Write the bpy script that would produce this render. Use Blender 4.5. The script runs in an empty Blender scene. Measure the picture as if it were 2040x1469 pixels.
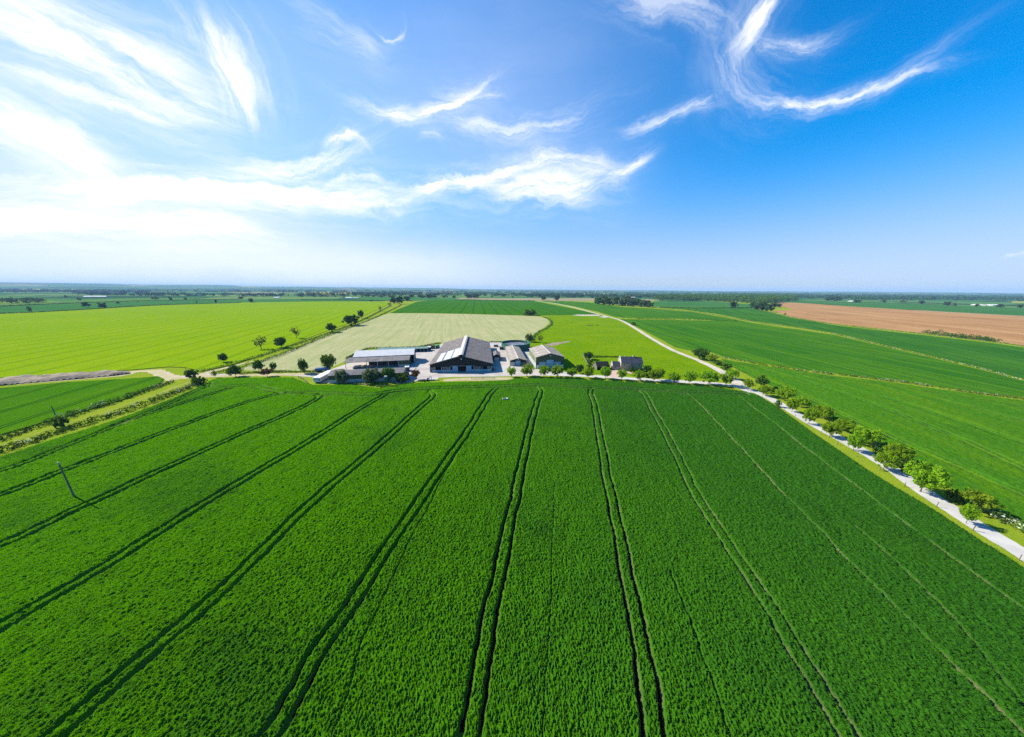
import bpy, bmesh, math, random
import numpy as np
from mathutils import Vector
from mathutils.geometry import tessellate_polygon
R = math.radians
sc = bpy.context.scene
COL = sc.collection

# ------------------------------------------------------------------ camera
F_PX, CX, CY, CAM_H = 575.0, 1020.0, 734.5, 40.0      # photo is 2040 x 1469
PITCH = math.atan((CY - 577.0) / F_PX); ROLL = R(.39)
cam_d = bpy.data.cameras.new('camera'); cam = bpy.data.objects.new('camera', cam_d); COL.objects.link(cam)
cam_d.sensor_width = 36.0; cam_d.lens = 36.0 * F_PX / 2040.0; cam_d.clip_end = 60000; cam_d.clip_start = .5
FWD = np.array([0, math.cos(PITCH), -math.sin(PITCH)])
_r0 = np.array([1., 0, 0]); _u0 = np.array([0, math.sin(PITCH), math.cos(PITCH)])
RT = _r0 * math.cos(ROLL) + _u0 * math.sin(ROLL); UP = -_r0 * math.sin(ROLL) + _u0 * math.cos(ROLL)
from mathutils import Matrix
cam.matrix_world = Matrix(((RT[0], UP[0], -FWD[0], 0), (RT[1], UP[1], -FWD[1], 0), (RT[2], UP[2], -FWD[2], CAM_H), (0, 0, 0, 1)))
sc.camera = cam
def ray(x, y): return FWD + RT * (x - CX) / F_PX - UP * (y - CY) / F_PX
def G(x, y, z=0.0):                     # survey: photo pixel -> place on the level z
    d = ray(x, y); t = (z - CAM_H) / d[2]
    return np.array([0, 0, CAM_H]) + d * t

# ------------------------------------------------------------------ light
SUN_EL, SUN_AZ = R(37), R(-70.8)        # azimuth from +Y towards +X
sun_d = bpy.data.lights.new('sun', 'SUN'); sun = bpy.data.objects.new('sun', sun_d); COL.objects.link(sun)
sun_d.energy = 3.6; sun_d.angle = R(.55); sun_d.color = (1, .955, .87)
_to = Vector((math.sin(SUN_AZ) * math.cos(SUN_EL), math.cos(SUN_AZ) * math.cos(SUN_EL), math.sin(SUN_EL)))
sun.rotation_euler = _to.to_track_quat('Z', 'Y').to_euler(); sun.location = (-200, 100, 200)
sc.view_settings.view_transform = 'Standard'; sc.view_settings.look = 'None'
sc.view_settings.exposure = 1.4; sc.view_settings.gamma = 1
SKY_STRENGTH = .095
sc.cycles.max_bounces = 6; sc.cycles.diffuse_bounces = 3; sc.cycles.transparent_max_bounces = 8; sc.cycles.volume_bounces = 0
sc.cycles.use_denoising = False

class NT:                               # short-hand for building node trees
    def __init__(s, tree): s.t = tree; s.n = tree.nodes; s.l = tree.links
    def new(s, typ, **kw):
        nd = s.n.new(typ)
        for k, v in kw.items(): setattr(nd, k, v)
        return nd
    def put(s, sock, v):
        if isinstance(v, (int, float)): sock.default_value = v
        elif isinstance(v, (tuple, list)): sock.default_value = tuple(v) + ((1,) if len(v) == 3 and sock.type == 'RGBA' else ())
        else: s.l.new(v, sock)
    def m(s, op, a, b=0.0, c=None, clamp=False):
        nd = s.new('ShaderNodeMath', operation=op, use_clamp=clamp)
        s.put(nd.inputs[0], a); s.put(nd.inputs[1], b)
        if c is not None: s.put(nd.inputs[2], c)
        return nd.outputs[0]
    def mix(s, f, a, b, blend='MIX'):
        nd = s.new('ShaderNodeMix', data_type='RGBA', blend_type=blend)
        s.put(nd.inputs[0], f); s.put(nd.inputs[6], a); s.put(nd.inputs[7], b)
        return nd.outputs[2]
    def ss(s, x, lo, hi):               # smoothstep
        nd = s.new('ShaderNodeMapRange', interpolation_type='SMOOTHSTEP')
        s.put(nd.inputs[0], x); nd.inputs[1].default_value = lo; nd.inputs[2].default_value = hi
        return nd.outputs[0]
    def noise(s, vec, scale, detail=4, rough=.55, dist=0.0):
        nd = s.new('ShaderNodeTexNoise'); s.put(nd.inputs['Vector'], vec)
        nd.inputs['Scale'].default_value = scale; nd.inputs['Detail'].default_value = detail
        nd.inputs['Roughness'].default_value = rough; nd.inputs['Distortion'].default_value = dist
        return nd.outputs['Fac']
    def xyz(s, vec):
        nd = s.new('ShaderNodeSeparateXYZ'); s.put(nd.inputs[0], vec); return nd.outputs
    def vec(s, x, y, z=0.0):
        nd = s.new('ShaderNodeCombineXYZ'); s.put(nd.inputs[0], x); s.put(nd.inputs[1], y); s.put(nd.inputs[2], z); return nd.outputs[0]

# ------------------------------------------------------------------ sky with cirrus
world = bpy.data.worlds.new('World'); sc.world = world; world.use_nodes = True
w = NT(world.node_tree); w.n.clear()
sky = w.new('ShaderNodeTexSky', sky_type='NISHITA'); sky.sun_disc = False
sky.sun_elevation = SUN_EL; sky.sun_rotation = SUN_AZ; sky.altitude = 100
sky.air_density = 1.0; sky.dust_density = .25; sky.ozone_density = 3.0
hs = w.new('ShaderNodeHueSaturation'); w.l.new(sky.outputs[0], hs.inputs['Color']); hs.inputs['Saturation'].default_value = 1.5; hs.inputs['Hue'].default_value = .503
gdir = w.new('ShaderNodeTexCoord').outputs['Generated']
nrm = w.new('ShaderNodeVectorMath', operation='NORMALIZE'); w.l.new(gdir, nrm.inputs[0])
dx, dy, dz = w.xyz(nrm.outputs[0])
den = w.m('MAXIMUM', w.m('ADD', dy, 1.0), .05)
U_, V_ = w.m('DIVIDE', dx, den), w.m('DIVIDE', dz, den)           # stereographic about north
uvv = w.vec(U_, V_, 0)
wn = w.new('ShaderNodeTexNoise'); w.l.new(uvv, wn.inputs['Vector']); wn.inputs['Scale'].default_value = 5; wn.inputs['Detail'].default_value = 4
wsep = w.xyz(wn.outputs['Color'])
wn2 = w.new('ShaderNodeTexNoise'); w.l.new(uvv, wn2.inputs['Vector']); wn2.inputs['Scale'].default_value = 26; wn2.inputs['Detail'].default_value = 5; wn2.inputs['Roughness'].default_value = .65
wsep2 = w.xyz(wn2.outputs['Color'])
U2 = w.m('ADD', U_, w.m('MULTIPLY', w.m('SUBTRACT', wsep[0], .5), .05)); V2 = w.m('ADD', V_, w.m('MULTIPLY', w.m('SUBTRACT', wsep[1], .5), .05))
U2 = w.m('ADD', U2, w.m('MULTIPLY', w.m('SUBTRACT', wsep2[0], .5), .022)); V2 = w.m('ADD', V2, w.m('MULTIPLY', w.m('SUBTRACT', wsep2[1], .5), .022))
def SV(x, y):
    d = ray(x, y); d = d / np.linalg.norm(d); return np.array([d[0], d[2]]) / (1 + d[1])
# start, middle, end (bearings read off the photograph), half width, strength, softness, streak
STROKES = [
 ((-160, -20), (190, 125), (480, 235), 100, 1.25, .17), ((400, 20), (465, 140), (500, 245), 58, .9, .24),
 ((-60, 130), (220, 205), (440, 255), 22, .8, .35), ((-120, 190), (80, 275), (230, 345), 62, 1.15, .2),
 ((100, 270), (140, 265), (185, 290), 30, .9, .35), ((-160, 345), (330, 372), (860, 398), 40, 1.5, .12),
 ((800, 392), (950, 356), (1075, 335), 20, 1.1, .24), ((960, 380), (1110, 372), (1230, 360), 38, 1.1, .28), ((1010, 345), (1110, 318), (1225, 345), 20, .9, .42),
 ((1200, 365), (1250, 340), (1300, 312), 15, .9, .42), ((420, 325), (600, 335), (740, 285), 24, .9, .4), ((650, 300), (700, 275), (735, 300), 16, .9, .4),
 ((640, 365), (700, 350), (780, 360), 16, .8, .4),
 ((-160, 400), (160, 432), (550, 468), 50, 1.1, .12), ((700, 215), (830, 238), (975, 172), 17, 1.15, .35), ((870, 195), (920, 200), (1010, 190), 22, .6, .45),
 ((860, 238), (1010, 268), (1190, 225), 26, .62, .4), ((745, 66), (782, 80), (797, 50), 9, .6, .4), ((560, 20), (680, 85), (770, 120), 40, .42, .42),
 ((1540, -30), (1490, 55), (1440, 130), 40, .95, .30), ((1425, 60), (1455, 175), (1560, 225), 50, .45, .42), ((1490, 206), (1660, 200), (1870, 106), 15, .9, .36),
 ((1660, 195), (1770, 160), (1900, 130), 10, .6, .4),
 ((1480, 85), (1580, 95), (1680, 65), 18, .55, .42), ((1200, -30), (1370, 20), (1450, 75), 50, .5, .42), ((1250, 270), (1335, 238), (1425, 205), 15, .7, .4),
 ((840, 280), (862, 275), (885, 288), 11, .5, .4), ((2000, 500), (2030, 494), (2070, 496), 4, .4, .4),
 ((-300, 500), (250, 515), (1000, 535), 62, .62, .05), ((-300, 250), (100, 330), (700, 420), 210, .25, .02), ((100, 60), (600, 120), (1250, 90), 230, .25, .02), ((500, 330), (850, 300), (1300, 380), 130, .22, .02),
]
trans = 1.0
for i, (a, b, c, hw, st, soft) in enumerate(STROKES):
    A, B, C_ = SV(*a), SV(*b), SV(*c)
    ctr = (A + C_) / 2; e = C_ - A; L = np.linalg.norm(e) / 2; e = e / (2 * L); nrm_ = np.array([-e[1], e[0]])
    k = float((B - ctr) @ nrm_)
    pb = ray(*b); pxm = np.linalg.norm(SV(b[0], b[1] + 1) - SV(*b)); wd = hw * pxm
    du, dv = w.m('SUBTRACT', U2, float(ctr[0])), w.m('SUBTRACT', V2, float(ctr[1]))
    s_ = w.m('DIVIDE', w.m('ADD', w.m('MULTIPLY', du, float(e[0])), w.m('MULTIPLY', dv, float(e[1]))), float(L))
    t_ = w.m('ADD', w.m('MULTIPLY', du, float(nrm_[0])), w.m('MULTIPLY', dv, float(nrm_[1])))
    s2 = w.m('MULTIPLY', s_, s_)
    t_ = w.m('SUBTRACT', t_, w.m('MULTIPLY', w.m('SUBTRACT', 1.0, s2), k))
    tt = w.m('DIVIDE', t_, wd)
    ex = w.m('ADD', w.m('MULTIPLY', tt, tt), w.m('MULTIPLY', s2, s2))
    mask = w.m('ADD', w.m('MULTIPLY', w.m('POWER', 2.718, w.m('MULTIPLY', ex, -1.9)), .62), w.m('MULTIPLY', w.m('POWER', 2.718, w.m('MULTIPLY', ex, -.5)), .38))
    nz = w.noise(w.vec(w.m('MULTIPLY', s_, L * .16), t_, i * 3.7 + .3), 80 if hw < 30 else (48 if hw < 60 else 26), 5, .7, .4)
    if soft > .1: dens = w.m('MULTIPLY', mask, w.m('ADD', .06 + (.4 - soft) * .6, w.m('MULTIPLY', w.ss(w.m('ADD', nz, w.m('MULTIPLY', mask, .12)), .40, .82), 1.15 + (.4 - soft) * 1.4)), clamp=True)
    else: dens = w.m('MULTIPLY', mask, w.m('ADD', .6, w.m('MULTIPLY', nz, .5)))
    al = w.m('MULTIPLY', dens, min(st, 1.0) * .97)
    trans = w.m('MULTIPLY', trans, w.m('SUBTRACT', 1.0, al))
alpha = w.m('SUBTRACT', 1.0, trans, clamp=True)
lowair = w.ss(dz, .30, -.02)                                             # milky air low over the land
skyc = w.mix(w.m('MULTIPLY', lowair, .55), hs.outputs[0], sky.outputs[0])
skyc = w.mix(lowair, skyc, (.72, .775, .79), 'MULTIPLY')
ch_ = []
for k_, lim in zip(w.xyz(skyc), (2.75, 3.6, 8.5)):                        # the photograph's own highlight shoulder in the glow round the sun
    q_ = w.m('DIVIDE', k_, lim); ch_.append(w.m('DIVIDE', k_, w.m('SQRT', w.m('ADD', 1.0, w.m('MULTIPLY', q_, q_)))))
skyc = w.vec(*ch_)
cloudc = w.mix(alpha, skyc, (4.6, 4.7, 4.9))
bg = w.new('ShaderNodeBackground'); w.l.new(cloudc, bg.inputs[0]); bg.inputs[1].default_value = SKY_STRENGTH
wo = w.new('ShaderNodeOutputWorld'); w.l.new(bg.outputs[0], wo.inputs[0])
world.cycles.sampling_method = 'MANUAL'; world.cycles.sample_map_resolution = 512

# ------------------------------------------------------------------ materials
def mat_base(name):
    m = bpy.data.materials.new(name); m.use_nodes = True; t = NT(m.node_tree); t.n.clear()
    out = t.new('ShaderNodeOutputMaterial'); p = t.new('ShaderNodeBsdfPrincipled'); t.l.new(p.outputs[0], out.inputs[0])
    p.inputs['Roughness'].default_value = .9; p.inputs['Specular IOR Level'].default_value = .0
    t.p = p; t.out = out; t.pos = t.new('ShaderNodeNewGeometry').outputs['Position']
    return m, t
def bump(t, h, strength, dist):
    b = t.new('ShaderNodeBump'); t.put(b.inputs['Height'], h); b.inputs['Strength'].default_value = strength; b.inputs['Distance'].default_value = dist
    t.l.new(b.outputs[0], t.p.inputs['Normal'])
def along(t, p, q):                     # coordinates across and along the line p-q of the land
    a, b = G(*p), G(*q); d = (b - a) / np.linalg.norm(b - a)
    x, y, z = t.xyz(t.pos)
    al = t.m('ADD', t.m('MULTIPLY', x, float(d[0])), t.m('MULTIPLY', y, float(d[1])))
    ac = t.m('ADD', t.m('MULTIPLY', x, float(-d[1])), t.m('MULTIPLY', y, float(d[0])))
    return ac, al
def mat_field(name, c1, c2, c3=None, scale=.05, bscale=2.5, bstr=.6, bdist=.4, tram=None, streak=None):
    m, t = mat_base(name)
    n1 = t.noise(t.pos, scale, 5, .6); n2 = t.noise(t.pos, scale * 9, 4, .7)
    col = t.mix(t.ss(n1, .33, .67), c1, c2)
    if c3: col = t.mix(t.m('MULTIPLY', t.ss(n2, .45, .75), .8), col, c3)
    fine = t.noise(t.pos, bscale, 3, .7)
    col = t.mix(t.ss(fine, .3, .75), t.mix(.35, col, (c1[0] * .45, c1[1] * .45, c1[2] * .45)), col)
    if streak:
        p, q, wd, cs, amt = streak
        ac, al = along(t, p, q)
        s = t.noise(t.vec(t.m('MULTIPLY', ac, 1 / wd), t.m('MULTIPLY', al, .03 / wd)), 1.0, 4, .65)
        col = t.mix(t.m('MULTIPLY', t.ss(s, .42, .66), amt), col, cs)
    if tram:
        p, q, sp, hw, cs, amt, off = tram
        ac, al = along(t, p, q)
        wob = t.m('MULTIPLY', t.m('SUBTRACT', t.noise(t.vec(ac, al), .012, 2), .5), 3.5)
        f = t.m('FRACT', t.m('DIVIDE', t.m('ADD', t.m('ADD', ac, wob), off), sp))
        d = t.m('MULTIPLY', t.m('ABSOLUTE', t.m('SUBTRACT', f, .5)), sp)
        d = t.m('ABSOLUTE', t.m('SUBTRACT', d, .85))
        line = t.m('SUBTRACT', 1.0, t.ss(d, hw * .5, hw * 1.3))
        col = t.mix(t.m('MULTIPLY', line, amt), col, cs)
    t.l.new(col, t.p.inputs['Base Color'])
    bump(t, t.noise(t.pos, bscale, 5, .7), bstr, bdist)
    return m
def mat_plain(name, c, var=.25, nscale=1.2, rough=.8, spec=.25, bs=0, metal=0, c2=None):
    m, t = mat_base(name)
    n = t.noise(t.pos, nscale, 5, .65)
    c2 = c2 or tuple(v * (1 - var) for v in c)
    col = t.mix(t.ss(n, .35, .68), c, c2)
    t.l.new(col, t.p.inputs['Base Color']); t.p.inputs['Roughness'].default_value = rough; t.p.inputs['Specular IOR Level'].default_value = spec
    t.p.inputs['Metallic'].default_value = metal
    if bs: bump(t, t.noise(t.pos, nscale * 6, 3), .4, bs)
    return m
def mat_ribbed(name, c, pitch=.2, var=.3, axis=0, depth=.05, rough=.7, seam=0, streaks=.35):
    m, t = mat_base(name)
    tc = t.new('ShaderNodeTexCoord').outputs['Object']; x, y, z = t.xyz(tc)
    ax = (x, y, z)[axis]
    wv = t.m('SINE', t.m('MULTIPLY', ax, 6.2832 / pitch))
    st = t.noise(t.vec(t.m('MULTIPLY', x, 1.2 if axis == 0 else .1), t.m('MULTIPLY', y, 1.2 if axis == 1 else .1), t.m('MULTIPLY', z, .15)), 1.0, 5, .7)
    n = t.noise(tc, .35, 5, .65)
    col = t.mix(t.ss(n, .35, .68), c, tuple(v * (1 - var) for v in c))
    col = t.mix(t.m('MULTIPLY', t.ss(st, .48, .72), streaks), col, tuple(v * .55 for v in c))
    if seam:
        oth = (y, x, x)[axis]
        f = t.m('ABSOLUTE', t.m('SUBTRACT', t.m('FRACT', t.m('DIVIDE', oth, seam)), .5))
        col = t.mix(t.m('MULTIPLY', t.ss(f, .46, .5), .5), col, tuple(min(1, v * 1.5) for v in c))
        f2 = t.m('ABSOLUTE', t.m('SUBTRACT', t.m('FRACT', t.m('DIVIDE', ax, 1.05)), .5))
        col = t.mix(t.m('MULTIPLY', t.ss(f2, .45, .5), .35), col, tuple(v * .5 for v in c))
    t.l.new(col, t.p.inputs['Base Color']); t.p.inputs['Roughness'].default_value = rough
    bump(t, wv, .5, depth)
    return m
def mat_leaf(name, c1, c2, trans=.35, c3=None, flower=0):
    m, t = mat_base(name)
    oi = t.new('ShaderNodeObjectInfo').outputs['Random']
    n = t.noise(t.pos, .9, 3, .6); n2 = t.noise(t.pos, 6.0, 2, .5)
    col = t.mix(t.ss(n, .35, .65), c1, c2)
    col = t.mix(t.m('MULTIPLY', t.ss(n2, .4, .7), .5), col, c3 or tuple(v * 1.4 for v in c2))
    hv = t.new('ShaderNodeHueSaturation'); t.put(hv.inputs['Color'], col)
    t.put(hv.inputs['Value'], t.m('ADD', .82, t.m('MULTIPLY', oi, .36))); t.put(hv.inputs['Hue'], t.m('ADD', .488, t.m('MULTIPLY', oi, .024)))
    col = hv.outputs[0]
    t.l.new(col, t.p.inputs['Base Color']); t.p.inputs['Roughness'].default_value = .6
    tr = t.new('ShaderNodeBsdfTranslucent'); t.put(tr.inputs[0], t.mix(.5, col, (c2[0] * 1.6, c2[1] * 1.5, c2[2])))
    mx = t.new('ShaderNodeMixShader'); mx.inputs[0].default_value = trans
    t.l.new(t.p.outputs[0], mx.inputs[1]); t.l.new(tr.outputs[0], mx.inputs[2]); t.l.new(mx.outputs[0], t.out.inputs[0])
    return m

M = {}
M['verge'] = mat_field('verge_grass', (.17, .26, .010), (.23, .285, .015), (.27, .27, .05), .12, 3.0, .7, .25)
M['grass_track'] = mat_field('worn_grass', (.22, .27, .03), (.27, .29, .06), None, .3, 3.0, .5, .1)
M['pasture'] = mat_field('pasture_grass', (.12, .225, .001), (.165, .255, .001), (.07, .16, .001), .035, 1.1, .9, .5)
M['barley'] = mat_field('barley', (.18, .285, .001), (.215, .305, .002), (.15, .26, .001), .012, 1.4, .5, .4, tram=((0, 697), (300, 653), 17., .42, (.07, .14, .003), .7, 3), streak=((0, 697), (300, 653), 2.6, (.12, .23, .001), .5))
M['hay'] = mat_field('cut_hay', (.40, .375, .19), (.34, .34, .155), (.27, .29, .10), .03, 1.0, .8, .4, streak=((690, 700), (800, 630), 3.2, (.24, .27, .10), .85))
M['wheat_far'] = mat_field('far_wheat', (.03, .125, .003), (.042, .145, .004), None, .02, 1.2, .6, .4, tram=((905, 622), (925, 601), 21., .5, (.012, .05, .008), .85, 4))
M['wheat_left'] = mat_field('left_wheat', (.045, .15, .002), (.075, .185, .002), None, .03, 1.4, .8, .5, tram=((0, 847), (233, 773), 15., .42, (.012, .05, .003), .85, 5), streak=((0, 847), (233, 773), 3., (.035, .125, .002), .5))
M['green_a'] = mat_field('green_crop_near', (.04, .16, .012), (.055, .175, .012), (.035, .14, .014), .02, 1.6, .8, .5, streak=((1700, 700), (2040, 850), 4., (.08, .19, .012), .35))
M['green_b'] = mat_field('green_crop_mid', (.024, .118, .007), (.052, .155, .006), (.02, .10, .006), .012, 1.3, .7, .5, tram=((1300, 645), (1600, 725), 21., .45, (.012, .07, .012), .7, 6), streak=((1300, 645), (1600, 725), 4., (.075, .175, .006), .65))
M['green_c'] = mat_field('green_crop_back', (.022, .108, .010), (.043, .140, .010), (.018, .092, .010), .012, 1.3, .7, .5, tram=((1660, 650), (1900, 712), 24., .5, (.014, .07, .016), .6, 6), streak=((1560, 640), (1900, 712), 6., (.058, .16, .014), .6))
M['green_d'] = mat_field('green_crop_far', (.035, .13, .025), (.05, .15, .03), None, .006, .6, .6, .5)
M['green_e'] = mat_field('pale_crop_far', (.08, .17, .035), (.10, .19, .04), None, .006, .6, .6, .5)
M['tan_far'] = mat_field('stubble', (.26, .22, .12), (.30, .25, .14), None, .006, .6, .6, .5)
M['rape'] = mat_field('rape_flower', (.40, .36, .03), (.36, .33, .03), None, .006, .6, .6, .5)
M['soil'] = mat_field('ploughed_soil', (.35, .185, .07), (.27, .138, .057), (.40, .225, .09), .012, .9, .8, .3, streak=((1600, 625), (2040, 680), 9., (.43, .26, .115), .7))
M['track'] = mat_plain('track_stone', (.50, .44, .34), .28, .25, .95, .1, .03)
M['dirt'] = mat_plain('dirt', (.42, .33, .21), .35, .3, .95, .1, .06, c2=(.30, .28, .10))
M['concrete'] = mat_plain('yard_concrete', (.44, .39, .335), .25, .12, .9, .15, .01)
M['lane'] = mat_plain('lane_tarmac', (.47, .44, .39), .18, .3, .9, .15, .01)
M['brick_drive'] = mat_plain('brick_paving', (.50, .34, .26), .2, .8, .9, .15, .01)
M['muck'] = mat_plain('muck', (.19, .14, .09), .6, .45, .95, .1, .25, c2=(.30, .25, .18))
M['roof_dark'] = mat_ribbed('fibre_cement_roof', (.20, .18, .165), .35, .3, 1, .06, seam=1.9)
M['roof_tan'] = mat_ribbed('weathered_roof', (.33, .29, .24), .35, .3, 1, .06, seam=1.9)
M['roof_long'] = mat_ribbed('old_grey_roof', (.22, .205, .19), .35, .35, 0, .06, seam=1.9, streaks=.55)
M['roof_white'] = mat_ribbed('pale_sheet_roof', (.60, .585, .55), .35, .12, 0, .05, streaks=.15)
M['roof_green'] = mat_ribbed('green_sheet_roof', (.17, .27, .24), .35, .2, 0, .05)
M['ridge'] = mat_plain('ridge_sheet', (.50, .46, .39), .25, .6, .7)
M['skylight'] = mat_ribbed('skylight', (.46, .50, .53), .35, .12, 1, .04, .4, streaks=.2)
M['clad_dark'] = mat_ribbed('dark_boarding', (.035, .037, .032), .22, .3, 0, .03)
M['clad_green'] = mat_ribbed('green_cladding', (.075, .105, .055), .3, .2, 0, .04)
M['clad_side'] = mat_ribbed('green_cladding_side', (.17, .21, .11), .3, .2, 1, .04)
M['blue_door'] = mat_ribbed('blue_door', (.23, .40, .50), .3, .2, 0, .02)
M['pale_panel'] = mat_plain('pale_panel', (.46, .46, .42), .25, .8)
M['white'] = mat_plain('white_paint', (.74, .74, .72), .12, .8)
M['steel'] = mat_plain('galvanised', (.38, .40, .40), .25, 1.5, .5, .4)
M['black'] = mat_plain('dark_metal', (.02, .02, .022), .3, 2, .6)
M['shade'] = mat_plain('opening_shade', (.012, .011, .010), .2, 1)
M['earth'] = mat_plain('earth_floor', (.12, .09, .06), .3, 1)
M['tank_green'] = mat_ribbed('tank_green', (.035, .12, .09), 1.4, .25, 2, .03)
M['slurry'] = mat_plain('slurry', (.075, .07, .085), .3, .25, .25, .5, c2=(.22, .23, .27))
M['stone'] = None
m, t = mat_base('stone_wall')
bk = t.new('ShaderNodeTexBrick'); tc = t.new('ShaderNodeTexCoord').outputs['Object']; x, y, z = t.xyz(tc)
t.l.new(t.vec(t.m('ADD', x, y), z), bk.inputs['Vector']); bk.inputs['Scale'].default_value = 1.6
bk.inputs['Color1'].default_value = (.48, .39, .25, 1); bk.inputs['Color2'].default_value = (.36, .29, .18, 1); bk.inputs['Mortar'].default_value = (.42, .37, .27, 1)
t.l.new(t.mix(t.m('MULTIPLY', t.noise(tc, 2.5, 4), .4), bk.outputs[0], (.2, .17, .12)), t.p.inputs['Base Color']); M['stone'] = m
M['slate'] = mat_ribbed('slate_roof', (.05, .056, .072), .5, .25, 2, .02)
M['glass'] = mat_plain('window_glass', (.02, .025, .03), .2, 1, .1, .5)
M['frame'] = mat_plain('window_frame', (.62, .60, .55), .1)
M['timber'] = mat_plain('timber', (.10, .075, .05), .4, 3)
M['old_wood'] = mat_plain('grey_wood', (.16, .14, .11), .4, 2)
M['blue'] = mat_plain('blue_paint', (.045, .13, .26), .25, 1)
M['navy'] = mat_plain('dark_blue_paint', (.03, .06, .13), .25, 1)
M['green_plastic'] = mat_plain('green_plastic', (.02, .26, .14), .2, 1, .5)
M['rust'] = mat_plain('rust_brown', (.14, .09, .07), .4, 1)
M['cream'] = mat_plain('cream_sheet', (.58, .53, .38), .2, 1)
M['straw'] = mat_plain('straw', (.45, .30, .13), .4, 3, bs=.05)
M['bark'] = mat_plain('bark', (.11, .085, .06), .4, 4, bs=.03)
M['leaf_avenue'] = mat_leaf('lime_leaves', (.14, .255, .008), (.20, .33, .012), .45)
M['leaf_bright'] = mat_leaf('bright_leaves', (.14, .24, .012), (.20, .30, .015), .4)
M['leaf_dark'] = mat_leaf('dark_leaves', (.032, .078, .014), (.055, .11, .018), .28)
M['leaf_mid'] = mat_leaf('mid_leaves', (.05, .12, .012), (.08, .155, .016), .3)
M['leaf_grey'] = mat_leaf('grey_leaves', (.085, .125, .045), (.13, .175, .065), .3, (.21, .26, .12))
M['leaf_red'] = mat_leaf('copper_leaves', (.085, .05, .02), (.13, .08, .03), .3, (.18, .13, .05))
M['leaf_sparse'] = mat_leaf('young_leaves', (.07, .085, .02), (.10, .11, .03), .3)
M['leaf_wood'] = mat_leaf('wood_leaves', (.042, .098, .010), (.075, .14, .014), .22)
M['hedge'] = mat_leaf('hedge_leaves', (.036, .085, .012), (.062, .12, .016), .25)
M['hedge_light'] = mat_leaf('weedy_leaves', (.07, .13, .015), (.12, .17, .025), .3)
M['flower'] = mat_leaf('white_flowers', (.40, .42, .27), (.50, .50, .36), .3, (.62, .62, .5))
M['far_leaf'] = mat_leaf('far_leaves', (.016, .055, .014), (.03, .08, .02), .0)

# ------------------------------------------------------------------ object helpers
def tag(o, label=None, cat=None, group=None, kind=None):
    for k, v in (('label', label), ('category', cat), ('group', group), ('kind', kind)):
        if v: o[k] = v
    return o
def link(name, me, parent=None, mat=None):
    o = bpy.data.objects.new(name, me); COL.objects.link(o)
    if mat is not None and me is not None and not me.materials: me.materials.append(mat)
    if parent is not None: o.parent = parent
    return o
def empty(name, loc, rz=0.0, label=None, cat=None, group=None):
    o = bpy.data.objects.new(name, None); COL.objects.link(o); o.empty_display_size = .5
    o.location = tuple(float(v) for v in loc); o.rotation_euler = (0, 0, rz)
    return tag(o, label, cat, group)
def np_mesh(name, V, Fq):
    me = bpy.data.meshes.new(name); V = np.asarray(V, np.float32); Fq = np.asarray(Fq, np.int32); k = Fq.shape[1]
    me.vertices.add(len(V)); me.vertices.foreach_set('co', V.ravel())
    me.loops.add(Fq.size); me.loops.foreach_set('vertex_index', Fq.ravel())
    me.polygons.add(len(Fq)); me.polygons.foreach_set('loop_start', np.arange(0, Fq.size, k, dtype=np.int32))
    me.polygons.foreach_set('loop_total', np.full(len(Fq), k, np.int32)) if False else None
    me.update(calc_edges=True); me.validate(); return me
def quads_mesh(name, Q): return np_mesh(name, Q.reshape(-1, 3), np.arange(len(Q) * 4).reshape(-1, 4))
class MB:
    def __init__(s): s.bm = bmesh.new()
    def poly(s, pts):
        return s.bm.faces.new([s.bm.verts.new(tuple(float(c) for c in p)) for p in pts])
    def box(s, x0, x1, y0, y1, z0, z1):
        v = [s.bm.verts.new(p) for p in ((x0, y0, z0), (x1, y0, z0), (x1, y1, z0), (x0, y1, z0), (x0, y0, z1), (x1, y0, z1), (x1, y1, z1), (x0, y1, z1))]
        for f in ((0, 3, 2, 1), (4, 5, 6, 7), (0, 1, 5, 4), (1, 2, 6, 5), (2, 3, 7, 6), (3, 0, 4, 7)): s.bm.faces.new([v[i] for i in f])
        return s
    def prism(s, pts, d, off=(0, 0, 0)):            # extrude a planar outline along vector d
        o = Vector(off); d = Vector(d)
        a = [s.bm.verts.new(Vector(p) + o) for p in pts]; b = [s.bm.verts.new(Vector(p) + o + d) for p in pts]
        n = len(pts); s.bm.faces.new(a[::-1]); s.bm.faces.new(b)
        for i in range(n): s.bm.faces.new((a[i], a[(i + 1) % n], b[(i + 1) % n], b[i]))
        return s
    def tube(s, p, q, r0, r1=None, n=8):
        r1 = r0 if r1 is None else r1; p, q = Vector(p), Vector(q); d = (q - p).normalized()
        u = d.orthogonal().normalized(); v = d.cross(u)
        A = [s.bm.verts.new(p + (u * math.cos(2 * math.pi * i / n) + v * math.sin(2 * math.pi * i / n)) * r0) for i in range(n)]
        B = [s.bm.verts.new(q + (u * math.cos(2 * math.pi * i / n) + v * math.sin(2 * math.pi * i / n)) * r1) for i in range(n)]
        for i in range(n): s.bm.faces.new((A[i], A[(i + 1) % n], B[(i + 1) % n], B[i]))
        s.bm.faces.new(A[::-1]); s.bm.faces.new(B); return s
    def build(s, name, mat, parent=None, bevel=0):
        bmesh.ops.recalc_face_normals(s.bm, faces=s.bm.faces)
        me = bpy.data.meshes.new(name); s.bm.to_mesh(me); s.bm.free()
        o = link(name, me, parent, mat)
        if bevel:
            b = o.modifiers.new('bevel', 'BEVEL'); b.width = bevel; b.segments = 2; b.limit_method = 'ANGLE'
        return o
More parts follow.
